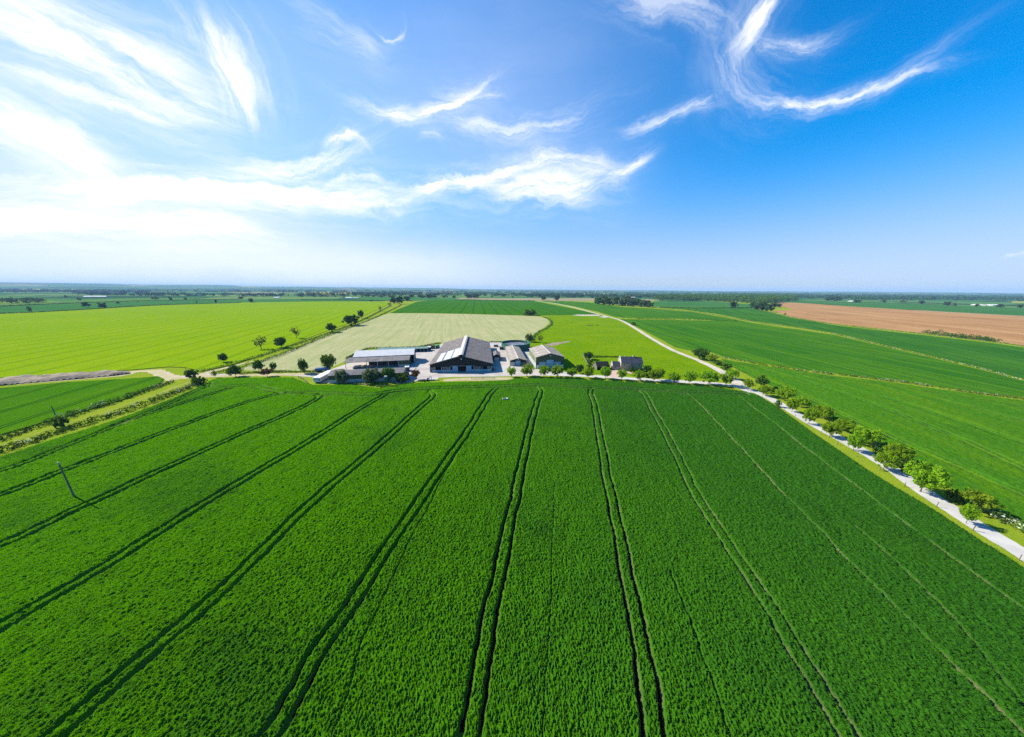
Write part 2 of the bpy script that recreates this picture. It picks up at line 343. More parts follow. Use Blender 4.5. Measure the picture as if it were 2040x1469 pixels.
def smooth_px(pts, n=8):                 # Catmull-Rom through surveyed points
    P_ = [np.array(p, float) for p in pts]; P_ = [2 * P_[0] - P_[1]] + P_ + [2 * P_[-1] - P_[-2]]; out = []
    for i in range(1, len(P_) - 2):
        a, b, c, d = P_[i - 1:i + 3]
        for k in range(n):
            t = k / n; out.append(.5 * (2 * b + (c - a) * t + (2 * a - 5 * b + 4 * c - d) * t * t + (3 * b - a - 3 * c + d) * t ** 3))
    out.append(P_[-2]); return out
def gpoly(pts, z=0.0): return np.array([G(p[0], p[1], 0)[:2] for p in pts])
def sheet(name, pts, mat, z, smooth=0, world=False):
    if smooth: pts = smooth_px(list(pts) + [pts[0]], smooth)[:-1]
    w2 = np.array(pts, float)[:, :2] if world else gpoly(pts)
    tri = tessellate_polygon([[Vector((p[0], p[1], 0)) for p in w2]])
    me = bpy.data.meshes.new(name); me.from_pydata([(p[0], p[1], z) for p in w2], [], [tuple(t) for t in tri]); me.update()
    bm = bmesh.new(); bm.from_mesh(me); bmesh.ops.recalc_face_normals(bm, faces=bm.faces)
    if sum(f.normal.z for f in bm.faces) < 0: bmesh.ops.reverse_faces(bm, faces=bm.faces)
    bm.to_mesh(me); bm.free()
    return tag(link(name, me, None, mat), kind='structure')
def ribbon(name, pts, width, mat, z, n=6, jitter=0.0):
    c = np.array([G(p[0], p[1])[:2] for p in smooth_px(pts, n)])
    wd = np.full(len(c), width) if np.isscalar(width) else np.interp(np.linspace(0, 1, len(c)), np.linspace(0, 1, len(width)), width)
    rg = np.random.default_rng(len(pts) * 7 + int(abs(pts[0][0])))
    d = np.gradient(c, axis=0); d /= np.linalg.norm(d, axis=1)[:, None]; nn = np.stack([-d[:, 1], d[:, 0]], 1)
    L_ = c + nn * (wd / 2 + rg.normal(0, 1, len(c)) * jitter)[:, None]; R_ = c - nn * (wd / 2 + rg.normal(0, 1, len(c)) * jitter)[:, None]
    V = np.concatenate([np.c_[L_, np.full(len(c), z)], np.c_[R_, np.full(len(c), z)]]); k = len(c)
    return tag(link(name, np_mesh(name, V, [(i + k, i + k + 1, i + 1, i) for i in range(k - 1)]), None, mat), kind='structure')

# ------------------------------------------------------------------ noise for the land
def _h(i, j, s):
    n = (i.astype(np.int64) * 374761393 + j.astype(np.int64) * 668265263 + s * 1442695041) & 0x7fffffff
    n = ((n ^ (n >> 13)) * 1274126177) & 0x7fffffff
    n = ((n ^ (n >> 16)) * 668265263) & 0x7fffffff
    return (n & 0xffff) / 65535.0
def vnoise(x, y, s=0):
    i, j = np.floor(x), np.floor(y); fx, fy = x - i, y - j; i = i.astype(np.int64); j = j.astype(np.int64)
    fx = fx * fx * (3 - 2 * fx); fy = fy * fy * (3 - 2 * fy)
    return (_h(i, j, s) * (1 - fx) + _h(i + 1, j, s) * fx) * (1 - fy) + (_h(i, j + 1, s) * (1 - fx) + _h(i + 1, j + 1, s) * fx) * fy
def seg_dist(X, Y, poly):                # distance to an open polyline
    D = np.full(X.shape, 1e9)
    for a, b in zip(poly[:-1], poly[1:]):
        e = b - a; L2 = max(e @ e, 1e-9); t = np.clip(((X - a[0]) * e[0] + (Y - a[1]) * e[1]) / L2, 0, 1)
        D = np.minimum(D, (X - a[0] - t * e[0]) ** 2 + (Y - a[1] - t * e[1]) ** 2)
    return np.sqrt(D)
def inside(X, Y, poly):
    c = np.zeros(X.shape, bool); n = len(poly)
    for i in range(n):
        x0, y0 = poly[i]; x1, y1 = poly[(i + 1) % n]
        if y0 == y1: continue
        c ^= ((y0 > Y) != (y1 > Y)) & (X < (x1 - x0) * (Y - y0) / (y1 - y0) + x0)
    return c
def sst(x, a, b): t = np.clip((x - a) / (b - a), 0, 1); return t * t * (3 - 2 * t)

def crop_field(name, outline, trams, mat, rr, az, dth, hb, amp, row_dir, gauge=.85, blades=None):
    th = np.arange(R(az[0]), R(az[1]), dth); r = [rr[0]]
    while r[-1] < rr[1]: r.append(r[-1] + max(rr[2], r[-1] * dth))
    r = np.array(r); Rg, Tg = np.meshgrid(r, th, indexing='ij'); X, Y = Rg * np.sin(Tg), Rg * np.cos(Tg)
    ins = inside(X, Y, outline); keep = ins.ravel(); X, Y = X.ravel(), Y.ravel()
    nr, nt = len(r), len(th); idx = np.full(nr * nt, -1, np.int64); idx[keep] = np.arange(keep.sum())
    X, Y = X[keep], Y[keep]
    ed = seg_dist(X, Y, np.vstack([outline, outline[:1]]))
    dx_, dy_ = row_dir; u = X * dx_ + Y * dy_; v = -X * dy_ + Y * dx_       # along / across the drilling
    wx = (vnoise(X * .9, Y * .9, 11) - .5) * .6; wy = (vnoise(X * .9, Y * .9, 12) - .5) * .6
    h = hb + amp * (.32 * (vnoise(u * 1.25 + wx, v * 2.3 + wy, 1) - .5) + .62 * (vnoise(u * 3.3 + wy, v * 4.9 + wx, 2) - .5) + 1.6 * (vnoise(u * 7.2, v * 9.0, 3) - .5)
                    + .6 * (vnoise(u * .35, v * .6, 4) - .5)) + .12 * (vnoise(X * .06, Y * .06, 5) - .5)
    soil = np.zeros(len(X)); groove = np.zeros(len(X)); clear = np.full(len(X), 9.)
    for pts, double, hw, depth, so in trams:
        line = np.array([G(p[0], p[1])[:2] for p in smooth_px(pts, 6)])
        lo, hi = line.min(0) - 6, line.max(0) + 6
        s = np.nonzero((X > lo[0]) & (X < hi[0]) & (Y > lo[1]) & (Y < hi[1]))[0]
        if not len(s): continue
        wob = (vnoise(X[s] * .25, Y[s] * .25, 7) - .5) * .5 + (vnoise(X[s] * 1.7, Y[s] * 1.7, 8) - .5) * .28
        d = seg_dist(X[s] + wob, Y[s] + wob * .5, line)
        if double: d = np.abs(d - (gauge if double is True else double))
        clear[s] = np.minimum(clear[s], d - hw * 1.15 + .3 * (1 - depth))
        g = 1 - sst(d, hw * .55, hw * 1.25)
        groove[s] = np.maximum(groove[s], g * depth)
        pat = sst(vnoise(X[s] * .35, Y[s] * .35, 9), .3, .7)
        soil[s] = np.maximum(soil[s], g * so * (.35 + .65 * pat))  # groove floor tint amount: bare earth in wheat, painted shade in lane crop
    h = h * sst(ed, -.1, .5) * (1 - groove) + .02
    V = np.c_[X, Y, np.maximum(h, .02)]
    I = idx.reshape(nr, nt); q = np.stack([I[:-1, :-1], I[:-1, 1:], I[1:, 1:], I[1:, :-1]], -1).reshape(-1, 4)
    q = q[(q >= 0).all(1)][:, ::-1]
    me = np_mesh(name, V, q)
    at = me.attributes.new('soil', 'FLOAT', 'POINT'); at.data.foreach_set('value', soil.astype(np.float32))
    me.polygons.foreach_set('use_smooth', np.ones(len(me.polygons), bool))
    if blades:                            # the standing crop itself: leaves on top of the stand, thinner on the ground further out
        dens, lab = blades; rg = np.random.default_rng(4); rv = np.hypot(X, Y); sp = np.maximum(rr[2], rv * dth) * rv * dth
        want = np.interp(rv, *dens) * (.55 + .9 * vnoise(u * .7, v * 1.6, 31))
        s = np.nonzero((rg.random(len(X)) < want * sp) & (clear > np.interp(rv, (20, 60, 150, 300), (.05, .10, .22, .35))) & (ed > .25))[0]
        k = len(s); base = V[s] + np.c_[rg.uniform(-.06, .06, (k, 2)), np.full(k, -.10)]
        a_ = rg.uniform(0, 6.283, k); tl = np.radians(rg.uniform(12, 68, k)); sc_ = np.interp(rv[s], (20, 60, 150, 300), (.58, .78, 1.2, 1.9)) * rg.uniform(.7, 1.3, k)
        dr = np.stack([np.cos(a_) * np.sin(tl) + .18, np.sin(a_) * np.sin(tl) - .08, np.cos(tl)], 1) * np.minimum(.34 * sc_, .5)[:, None]
        sd = np.stack([-np.sin(a_), np.cos(a_), rg.uniform(-.5, .5, k)], 1) * (.034 * sc_)[:, None]
        Q = np.stack([base - sd * .7, base + dr * .55 - sd, base + dr, base + dr * .55 + sd], 1)
        bl = tag(link('wheat', quads_mesh('wheat', Q), None, M['blade']), lab, 'crop', kind='stuff')
    return tag(link(name, me, None, mat), kind='structure')
def mat_crop(name, c1, c2, c3, soil_shade, band=None):
    m, t = mat_base(name)
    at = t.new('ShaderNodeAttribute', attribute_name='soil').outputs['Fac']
    n1 = t.noise(t.pos, .035, 4, .6); n2 = t.noise(t.pos, .5, 4, .65); n3 = t.noise(t.pos, 5.0, 3, .7)
    x, y, z = t.xyz(t.pos)
    g = t.ss(t.m('ADD', t.m('ADD', x, 0.0), t.m('MULTIPLY', t.m('SUBTRACT', n1, .5), 60.)), -55., 60.)   # the stand turns bluer towards the lane
    col = t.mix(g, c1, c2); col = t.mix(t.m('MULTIPLY', t.ss(n1, .52, .66), .45), col, c3)
    col = t.mix(t.m('MULTIPLY', t.ss(n2, .48, .7), .45), col, c3)
    col = t.mix(t.m('MULTIPLY', t.ss(n3, .52, .75), .5), col, (c1[0] * 1.7, c1[1] * 1.25, c1[2] * 1.2))
    if band:
        p, q, wd, cs, amt = band; ac, al = along(t, p, q)
        sb = t.noise(t.vec(t.m('MULTIPLY', ac, 1 / wd), t.m('MULTIPLY', al, .05 / wd)), 1.0, 4, .65)
        col = t.mix(t.m('MULTIPLY', t.ss(sb, .42, .64), amt), col, cs)
    col = t.mix(at, col, soil_shade)  # groove floors: earth colour in wheat, shade painted dark in lane crop
    t.l.new(col, t.p.inputs['Base Color']); t.p.inputs['Roughness'].default_value = .6; t.p.inputs['Specular IOR Level'].default_value = 0
    bump(t, t.noise(t.pos, 7.0, 4, .75), .9, .18)
    return m
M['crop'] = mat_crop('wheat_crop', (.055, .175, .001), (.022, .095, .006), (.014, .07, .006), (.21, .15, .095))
m, t = mat_base('wheat_leaf')
x, y, z = t.xyz(t.pos); n1 = t.noise(t.pos, .035, 4, .6); n3 = t.noise(t.pos, 9.0, 2, .6)
g = t.ss(t.m('ADD', x, t.m('MULTIPLY', t.m('SUBTRACT', n1, .5), 60.)), -55., 60.)
col = t.mix(g, (.075, .225, .001), (.026, .100, .011)); col = t.mix(t.m('MULTIPLY', t.ss(n1, .5, .64), .6), col, (.018, .078, .010))
n4 = t.noise(t.pos, .018, 3, .6); col = t.mix(t.m('MULTIPLY', t.ss(n4, .54, .70), .5), col, (.12, .225, .002))
col = t.mix(t.m('MULTIPLY', t.ss(n3, .45, .75), .55), col, (.095, .24, .004))
t.l.new(col, t.p.inputs['Base Color']); t.p.inputs['Roughness'].default_value = .6; t.p.inputs['Specular IOR Level'].default_value = 0
tr = t.new('ShaderNodeBsdfTranslucent'); t.put(tr.inputs[0], t.mix(.6, col, (.13, .32, .001)))
mx = t.new('ShaderNodeMixShader'); mx.inputs[0].default_value = .42
t.l.new(t.p.outputs[0], mx.inputs[1]); t.l.new(tr.outputs[0], mx.inputs[2]); t.l.new(mx.outputs[0], t.out.inputs[0]); M['blade'] = m
M['crop_lane'] = mat_crop('lane_crop', (.055, .155, .004), (.042, .14, .006), (.024, .105, .005), (.022, .05, .010), ((1560, 772), (2040, 990), 5., (.10, .185, .003), .4))  # dark green groove floors: shade of the crop walls painted in

# ------------------------------------------------------------------ the land
m, t = mat_base('open_country')
vo = t.new('ShaderNodeTexVoronoi'); t.l.new(t.pos, vo.inputs['Vector']); vo.inputs['Scale'].default_value = 1 / 420.; vo.inputs['Randomness'].default_value = .9
ve = t.new('ShaderNodeTexVoronoi', feature='DISTANCE_TO_EDGE'); t.l.new(t.pos, ve.inputs['Vector']); ve.inputs['Scale'].default_value = 1 / 420.; ve.inputs['Randomness'].default_value = .9
rnd = t.xyz(vo.outputs['Color'])[0]
cr = t.new('ShaderNodeValToRGB'); t.l.new(rnd, cr.inputs[0]); cr.color_ramp.interpolation = 'CONSTANT'
els = [(0, (.04, .13, .03)), (.25, (.07, .16, .035)), (.45, (.035, .11, .03)), (.6, (.11, .18, .045)), (.74, (.05, .14, .03)), (.86, (.24, .20, .11)), (.93, (.05, .12, .03)), (.975, (.34, .31, .04))]
while len(cr.color_ramp.elements) < len(els): cr.color_ramp.elements.new(.5)
for e, (p, c) in zip(cr.color_ramp.elements, els): e.position = p; e.color = c + (1,)
edge = t.ss(ve.outputs['Distance'], .035, .02)
wood = t.ss(t.noise(t.pos, 1 / 700., 5, .6), .56, .60)
col = t.mix(t.m('MAXIMUM', edge, wood), cr.outputs[0], (.022, .065, .022))
t.l.new(col, t.p.inputs['Base Color']); bump(t, t.noise(t.pos, .08, 3), .6, 2.0)
M['country'] = m
V = [(-17000, -300, 0), (17000, -300, 0), (17000, 17000, 0), (-17000, 17000, 0)]
tag(link('ground', np_mesh('ground', V, [(0, 1, 2, 3)]), None, M['country']), kind='structure')

# low wooded hills closing the horizon
th = np.radians(np.arange(-80, 80.01, .25)); rr = np.array([4200, 4700, 5200, 5900, 6600, 7400, 8200, 9000, 9800, 10600, 11400, 12200, 13000, 13800])
Rg, Tg = np.meshgrid(rr, th, indexing='ij'); X, Y = Rg * np.sin(Tg), Rg * np.cos(Tg)
az = np.degrees(Tg); top = np.interp(az, [-80, -55, -40, -20, -5, 0, 20, 40, 80], [120, 118, 106, 84, 60, 50, 52, 44, 40])
Z = top * sst(Rg, 4200, 13000) * (.72 + .5 * (vnoise(X / 1500, Y / 1500, 3) - .25) + .1 * vnoise(X / 300, Y / 300, 4)) - 1.5
I = np.arange(Z.size).reshape(Z.shape); q = np.stack([I[:-1, :-1], I[1:, :-1], I[1:, 1:], I[:-1, 1:]], -1).reshape(-1, 4)[:, ::-1]
hm = np_mesh('hills', np.c_[X.ravel(), Y.ravel(), Z.ravel()], q); hm.polygons.foreach_set('use_smooth', np.ones(len(q), bool))
tag(link('hills', hm, None, M['country']), kind='structure')

# verge / rough grass under everything near
sheet('grass_verge', [(-900, 1300), (-900, 700), (-300, 640), (0, 600), (700, 600), (1500, 600), (2040, 640), (2900, 760), (2900, 1500), (1020, 1469)], M['verge'], .02)
sheet('barley_field', [(-700, 838), (-700, 655), (-300, 636), (0, 627), (150, 619), (300, 610), (480, 604.2), (620, 602), (765, 602), (775, 607), (740, 622), (700, 643), (640, 664), (590, 684), (545, 702), (500, 716), (450, 731), (400, 741), (370, 733), (335, 732), (262, 738), (150, 744), (60, 750), (0, 754)], M['barley'], .30)
sheet('left_field', [(-700, 900), (-300, 800), (0, 775), (130, 763), (250, 756), (315, 751), (327, 756), (315, 768), (250, 796), (150, 826), (80, 845), (0, 868), (-200, 925), (-700, 1085)], M['wheat_left'], .30)
sheet('hay_field', [(495, 739), (478, 736), (505, 724), (560, 706), (640, 673), (700, 650), (745, 634), (776, 624.5), (840, 624.5), (930, 626), (1020, 628.5), (1070, 630.5), (1090, 636), (1094, 643), (1087, 651), (1070, 661), (1062, 667), (1054, 680), (1030, 680), (985, 680.5), (940, 682), (880, 683), (866, 685), (845, 690), (800, 693), (735, 694), (712, 702), (695, 714), (680, 724), (660, 732), (640, 737), (600, 739), (560, 739)], M['hay'], .06)
sheet('pasture', [(1090, 629), (1160, 627.5), (1215, 632), (1235, 641), (1262, 656), (1290, 672), (1320, 687), (1352, 703), (1390, 719), (1432, 739), (1440, 752), (1380, 757), (1300, 753), (1240, 747), (1180, 745), (1120, 741), (1060, 735), (1058, 700), (1040, 697), (1050, 684), (1062, 672), (1072, 664), (1090, 654), (1099, 645), (1096, 636)], M['pasture'], .05)
sheet('far_wheat_field', [(778, 624), (792, 617), (812, 609), (830, 601.5), (870, 597.5), (935, 597), (1000, 599), (1066, 600.3), (1100, 607), (1145, 616), (1180, 624), (1205, 630), (1160, 627), (1095, 628), (1075, 629.5), (1020, 627.8), (930, 625.2), (840, 623.6)], M['wheat_far'], .10)
sheet('green_field', [(1075, 600.3), (1140, 601), (1185, 604), (1240, 612), (1300, 615), (1380, 622), (1440, 632), (1500, 644), (1560, 652), (1500, 646), (1400, 637), (1340, 635), (1260, 634), (1225, 632), (1190, 621), (1140, 610)], M['green_b'], .09)
sheet('green_field', [(1232, 636), (1300, 637), (1400, 639), (1450, 640), (1500, 646), (1585, 656), (1664, 668), (1765, 692), (1897, 723), (1984, 745), (2040, 760), (2300, 828), (2300, 842), (2040, 794), (1897, 775), (1765, 756), (1632, 741), (1500, 722), (1440, 711), (1410, 700), (1370, 698), (1345, 692), (1300, 668), (1262, 648)], M['green_b'], .095)
sheet('green_field', [(1305, 613), (1380, 614), (1500, 614), (1520, 620), (1579, 634), (1659, 648), (1791, 663), (1839, 668), (1984, 685), (2040, 693), (2500, 770), (2500, 870), (2300, 822), (2040, 756), (1984, 741), (1897, 719), (1765, 688), (1664, 664), (1590, 652), (1500, 640), (1430, 626), (1360, 617)], M['green_c'], .085)
sheet('green_field', [(1300, 611.5), (1300, 601.5), (1330, 599), (1420, 601), (1500, 606.5), (1515, 613), (1420, 613.5)], M['green_d'], .07)
sheet('ploughed_field', [(1535, 606), (1555, 602.2), (1620, 605.5), (1685, 610.5), (1780, 616), (1870, 622), (2040, 631), (2700, 668), (2700, 800), (2500, 764), (2040, 689), (1984, 681), (1839, 664), (1791, 659), (1659, 645), (1579, 632), (1545, 622), (1536, 620), (1580, 617), (1560, 612)], M['soil'], .08)
sheet('green_field', [(1560, 601.5), (1585, 599.5), (1685, 603), (1780, 604), (1900, 609), (2040, 615), (2700, 640), (2700, 664), (2040, 629.5), (1870, 620.5), (1780, 614.7), (1685, 609.4), (1620, 604.4)], M['green_d'], .075)
sheet('grass_field', [(1585, 598.8), (1640, 598), (1740, 601), (1850, 605), (2040, 612), (2040, 614), (1900, 608.2), (1780, 603.2), (1685, 602)], M['green_e'], .07)
sheet('stubble_field', [(905, 596.5), (920, 593.5), (1000, 594.5), (1180, 594.5), (1330, 597.5), (1300, 599.5), (1180, 600), (1066, 599.5), (1000, 598.2), (935, 596.7)], M['tan_far'], .07)
sheet('green_field', [(0, 624.5), (-300, 633), (-300, 618), (0, 610), (150, 604), (300, 600), (450, 598), (600, 597), (760, 598.6), (765, 600.8), (620, 601), (480, 603), (300, 608.6), (150, 617.5)], M['green_d'], .07)
sheet('pale_field', [(-300, 617), (0, 609), (150, 603.2), (300, 599.2), (450, 596.4), (330, 595), (200, 597), (100, 601), (0, 604.5), (-300, 611)], M['green_e'], .07)
sheet('pale_field', [(690, 588.5), (770, 585.8), (850, 586.2), (845, 589.5), (760, 592.5), (690, 591)], M['green_e'], .07)
sheet('rape_field', [(605, 583.6), (640, 582.5), (672, 583.8), (668, 589), (640, 588.5), (605, 586)], M['rape'], .07)
sheet('rape_field', [(676, 582.6), (705, 582), (700, 585), (678, 586.4)], M['rape'], .07)
sheet('green_field', [(850, 589.5), (880, 585.5), (960, 583.5), (1030, 585), (1020, 591), (960, 593), (880, 594)], M['green_e'], .07)

# tracks, lane, yard
ribbon('lane', [(2300, 1275), (2100, 1144), (2035, 1101), (2000, 1081), (1950, 1050), (1900, 1018), (1850, 986), (1793, 945), (1734, 908), (1675, 875), (1616, 843), (1572, 816), (1537, 796), (1505, 781), (1478, 771)], 3.6, M['lane'], .05, jitter=.05)
ribbon('lane', [(1500, 783), (1470, 771), (1430, 765), (1380, 762), (1320, 758.5), (1260, 755), (1200, 751), (1140, 748), (1090, 746.5)], 3.9, M['lane'], .054, jitter=.04)
ribbon('farm_track', [(1478, 773), (1462, 757), (1430, 737), (1390, 718), (1340, 698), (1300, 676), (1268, 656), (1240, 640), (1210, 631), (1180, 623), (1140, 612), (1100, 604), (1066, 600.3)], [6, 5, 4.2, 3.8, 3.6, 3.6, 4, 4, 4.5, 5, 5.5, 6, 6], M['track'], .11, jitter=.12)
sheet('farmyard', [(845, 757), (800, 765), (770, 760), (640, 764), (625, 752), (600, 750), (540, 748), (480, 750), (430, 751), (380, 752), (345, 756), (352, 750), (420, 745), (480, 745.5), (560, 746), (640, 743), (700, 722), (760, 700), (838, 698), (866, 694), (885, 682), (990, 680.5), (1010, 688), (1060, 700), (1066, 735), (1128, 737), (1145, 744), (1150, 748.3), (1100, 748.5), (1020, 750), (900, 751.5), (873, 753), (872, 758)], M['concrete'], .045)
ribbon('farm_track', [(200, 780), (262, 760), (330, 755), (400, 751), (470, 748.5), (540, 747.2), (600, 746), (650, 744)], [2.5, 3, 3.6, 4, 4, 4, 4, 4.5], M['dirt'], .075, jitter=.25)
ribbon('farm_track', [(352, 757), (332, 749), (318, 743), (300, 739), (270, 741), (200, 745)], [5, 5, 6, 5, 4, 2], M['dirt'], .07, jitter=.4)
ribbon('farm_track', [(385, 752), (420, 741), (455, 732), (505, 720)], [5, 4, 2.5, 2], M['dirt'], .072, jitter=.3)
sheet('bare_ground', [(885, 756), (930, 753.2), (1000, 752.5), (1022, 753.5), (1015, 757), (980, 758.5), (920, 759.5), (884, 760)], M['dirt'], .07, smooth=3)
sheet('driveway', [(1214, 752), (1217, 744), (1219, 737.5), (1236, 738), (1250, 741), (1262, 742.5), (1258, 745), (1238, 744), (1234, 752.5)], M['brick_drive'], .075)
sheet('bare_ground', [(1085, 687), (1100, 683.5), (1120, 681.5), (1132, 680), (1136, 681.5), (1118, 685), (1108, 689), (1095, 689.5)], M['muck'], .08, smooth=3)
sheet('bare_ground', [(0, 769), (0, 756), (100, 748), (200, 744), (262, 741), (268, 745), (240, 750), (120, 760)], M['dirt'], .05)
sheet('silage_pad', [(1140, 628.5), (1150, 626.6), (1192, 627.4), (1196, 629.5), (1160, 629.8)], M['track'], .12)
sheet('silage_pad', [(1192, 631.8), (1205, 630.3), (1216, 632.2), (1205, 633.4)], M['concrete'], .12)

# crops that stand tall enough to show their wheelings
main_outline = gpoly(smooth_px([(-420, 1075), (-150, 970), (0, 914), (100, 880), (200, 849), (300, 813), (380, 780), (414, 762)], 2) + [(430, 756), (480, 754.5), (560, 754), (585, 754), (606, 762), (625, 769), (700, 768.5), (760, 775), (810, 767), (850, 764), (900, 763), (960, 762), (1010, 759), (1026, 755.5), (1100, 756), (1200, 760), (1300, 766), (1400, 771), (1450, 777), (1485, 782), (1513, 791), (1558, 819), (1616, 862), (1675, 902), (1734, 943), (1793, 980), (1850, 1013), (1900, 1045), (1950, 1079), (2000, 1110), (2040, 1137), (2300, 1320), (2600, 1530)])
lo_ = np.array([[120., 14.], [-140., 14.]]); main_outline = np.vstack([main_outline[:-1], [[80, 20]], [[74, 12]], [[-75, 12]], [[-135, 42]]])
DH = lambda pts: (pts, 1.35, .72, 1.0, .3)
DL = lambda pts, hw=.5, dep=1.0, so=1.0: (pts, True, hw, dep, so)  # lane wheelings, floors fully tinted with the painted shade
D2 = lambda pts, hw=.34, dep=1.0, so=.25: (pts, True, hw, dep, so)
S1 = lambda pts, hw=.16, dep=.7, so=.1: (pts, False, hw, dep, so)
TRAMS = [
 DH([(404, 766), (440, 771), (500, 770), (530, 775), (570, 783), (620, 785), (680, 787), (740, 788), (790, 781), (850, 776), (900, 774), (985, 772), (1050, 770), (1100, 770), (1178, 774), (1276, 777.5), (1365, 782.5), (1480, 786)]),
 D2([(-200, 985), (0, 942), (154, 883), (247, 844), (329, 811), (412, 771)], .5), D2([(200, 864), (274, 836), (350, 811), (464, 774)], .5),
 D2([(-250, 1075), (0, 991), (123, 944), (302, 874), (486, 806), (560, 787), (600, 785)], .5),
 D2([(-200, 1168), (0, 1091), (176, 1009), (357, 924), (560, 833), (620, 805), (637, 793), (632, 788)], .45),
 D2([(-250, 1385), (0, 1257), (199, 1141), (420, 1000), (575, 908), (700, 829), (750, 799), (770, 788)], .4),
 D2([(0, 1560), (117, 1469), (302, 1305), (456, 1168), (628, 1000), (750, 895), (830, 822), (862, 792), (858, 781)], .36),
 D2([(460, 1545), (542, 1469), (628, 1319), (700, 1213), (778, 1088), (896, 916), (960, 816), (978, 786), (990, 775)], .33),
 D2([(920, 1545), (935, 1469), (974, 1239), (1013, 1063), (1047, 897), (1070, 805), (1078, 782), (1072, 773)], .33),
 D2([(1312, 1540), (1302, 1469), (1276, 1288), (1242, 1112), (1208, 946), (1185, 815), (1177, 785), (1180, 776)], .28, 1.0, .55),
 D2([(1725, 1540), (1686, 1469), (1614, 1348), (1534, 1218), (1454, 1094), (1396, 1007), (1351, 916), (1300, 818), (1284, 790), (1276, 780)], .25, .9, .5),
 S1([(2100, 1540), (2029, 1462), (1909, 1345), (1735, 1167), (1619, 1047), (1543, 970), (1440, 858), (1390, 805), (1365, 784)], .17, 1.0, 1.0),
 S1([(2045, 1420), (1990, 1352), (1925, 1270), (1800, 1140), (1700, 1050)], .2, .5, .3),
 S1([(2200, 1345), (2036, 1221), (1911, 1130), (1778, 1029), (1616, 905), (1540, 845), (1499, 814), (1465, 787)], .17, 1.0, .9),
 S1([(1106, 965), (1095, 1200), (1082, 1469)], .09, .4), S1([(1336, 1143), (1395, 1300), (1452, 1469)]), S1([(940, 860), (860, 1000), (740, 1250), (660, 1469)], .12, .5),
 S1([(1030, 960), (975, 1180), (915, 1469)], .12, .5),
]
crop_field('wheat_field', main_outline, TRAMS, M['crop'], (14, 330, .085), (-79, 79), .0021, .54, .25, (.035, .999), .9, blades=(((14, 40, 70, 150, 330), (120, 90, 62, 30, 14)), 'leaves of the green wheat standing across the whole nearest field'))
LANE_OUT = gpoly([(1478, 742), (1462, 734), (1440, 724), (1436, 716), (1470, 722), (1560, 736), (1640, 748), (1765, 762), (1897, 781), (2040, 800), (2300, 852), (2500, 1010), (2500, 1330), (2060, 1075), (2000, 1040), (1930, 1000), (1890, 975), (1835, 942), (1790, 915), (1740, 882), (1700, 860), (1640, 826), (1590, 798), (1540, 772), (1500, 754)])
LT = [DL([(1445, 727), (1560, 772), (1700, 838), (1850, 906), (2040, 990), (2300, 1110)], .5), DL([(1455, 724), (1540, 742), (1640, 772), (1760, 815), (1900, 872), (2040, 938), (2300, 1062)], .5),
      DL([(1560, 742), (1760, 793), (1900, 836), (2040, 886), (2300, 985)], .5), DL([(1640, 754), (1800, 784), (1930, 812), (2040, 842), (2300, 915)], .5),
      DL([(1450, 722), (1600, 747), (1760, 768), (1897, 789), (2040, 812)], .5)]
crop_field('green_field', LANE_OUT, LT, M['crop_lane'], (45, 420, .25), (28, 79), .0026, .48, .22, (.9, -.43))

# ------------------------------------------------------------------ foliage
def leaf_cloud(C_, rad, per, size, rg, updir=.45, shell=.55):
    """C_: clump centres (n,3), rad: clump radii (n,) or (n,3); gives per quads around each centre"""
    n = len(C_); d = rg.normal(size=(n, per, 3)); d /= np.linalg.norm(d, axis=2)[..., None]
    rr_ = (shell + (1 - shell) * rg.random((n, per, 1)))
    rad = np.asarray(rad); rad = rad[:, None, None] if rad.ndim == 1 else rad[:, None, :]
    P_ = (C_[:, None, :] + d * rr_ * rad).reshape(-1, 3)
    nr = d.reshape(-1, 3) * .8 + np.array([0, 0, updir]) + rg.normal(size=(n * per, 3)) * .55
    nr /= np.linalg.norm(nr, axis=1)[:, None]
    a = np.cross(nr, rg.normal(size=nr.shape)); a /= np.linalg.norm(a, axis=1)[:, None]; b = np.cross(nr, a)
    s = size * (.6 + .8 * rg.random((len(P_), 1))); l = s * (.6 + .3 * rg.random((len(P_), 1)))
    return np.stack([P_ - a * s - b * l * .2, P_ - b * l, P_ + a * s + b * l * .2, P_ + b * l], 1)
def crown_quads(seed, rx, ry, rz, cz, nc, per, size, lump=.3, flat=0, gap=0):
    rg = np.random.default_rng(seed)
    d = rg.normal(size=(nc, 3)); d /= np.linalg.norm(d, axis=1)[:, None]
    if flat: d[:, 2] = np.abs(d[:, 2]) ** .8 * np.sign(d[:, 2] + flat)
    k = rg.random((nc, 1)) ** .38
    wob = 1 + lump * (rg.random((nc, 1)) - .55)
    c = d * k * wob * np.array([rx, ry, rz]) + np.array([0, 0, cz])
    if gap: c = c[rg.random(len(c)) > gap]
    rad = min(rx, rz) * (.20 + .16 * rg.random(len(c)))
    return leaf_cloud(c, rad, per, size, rg)
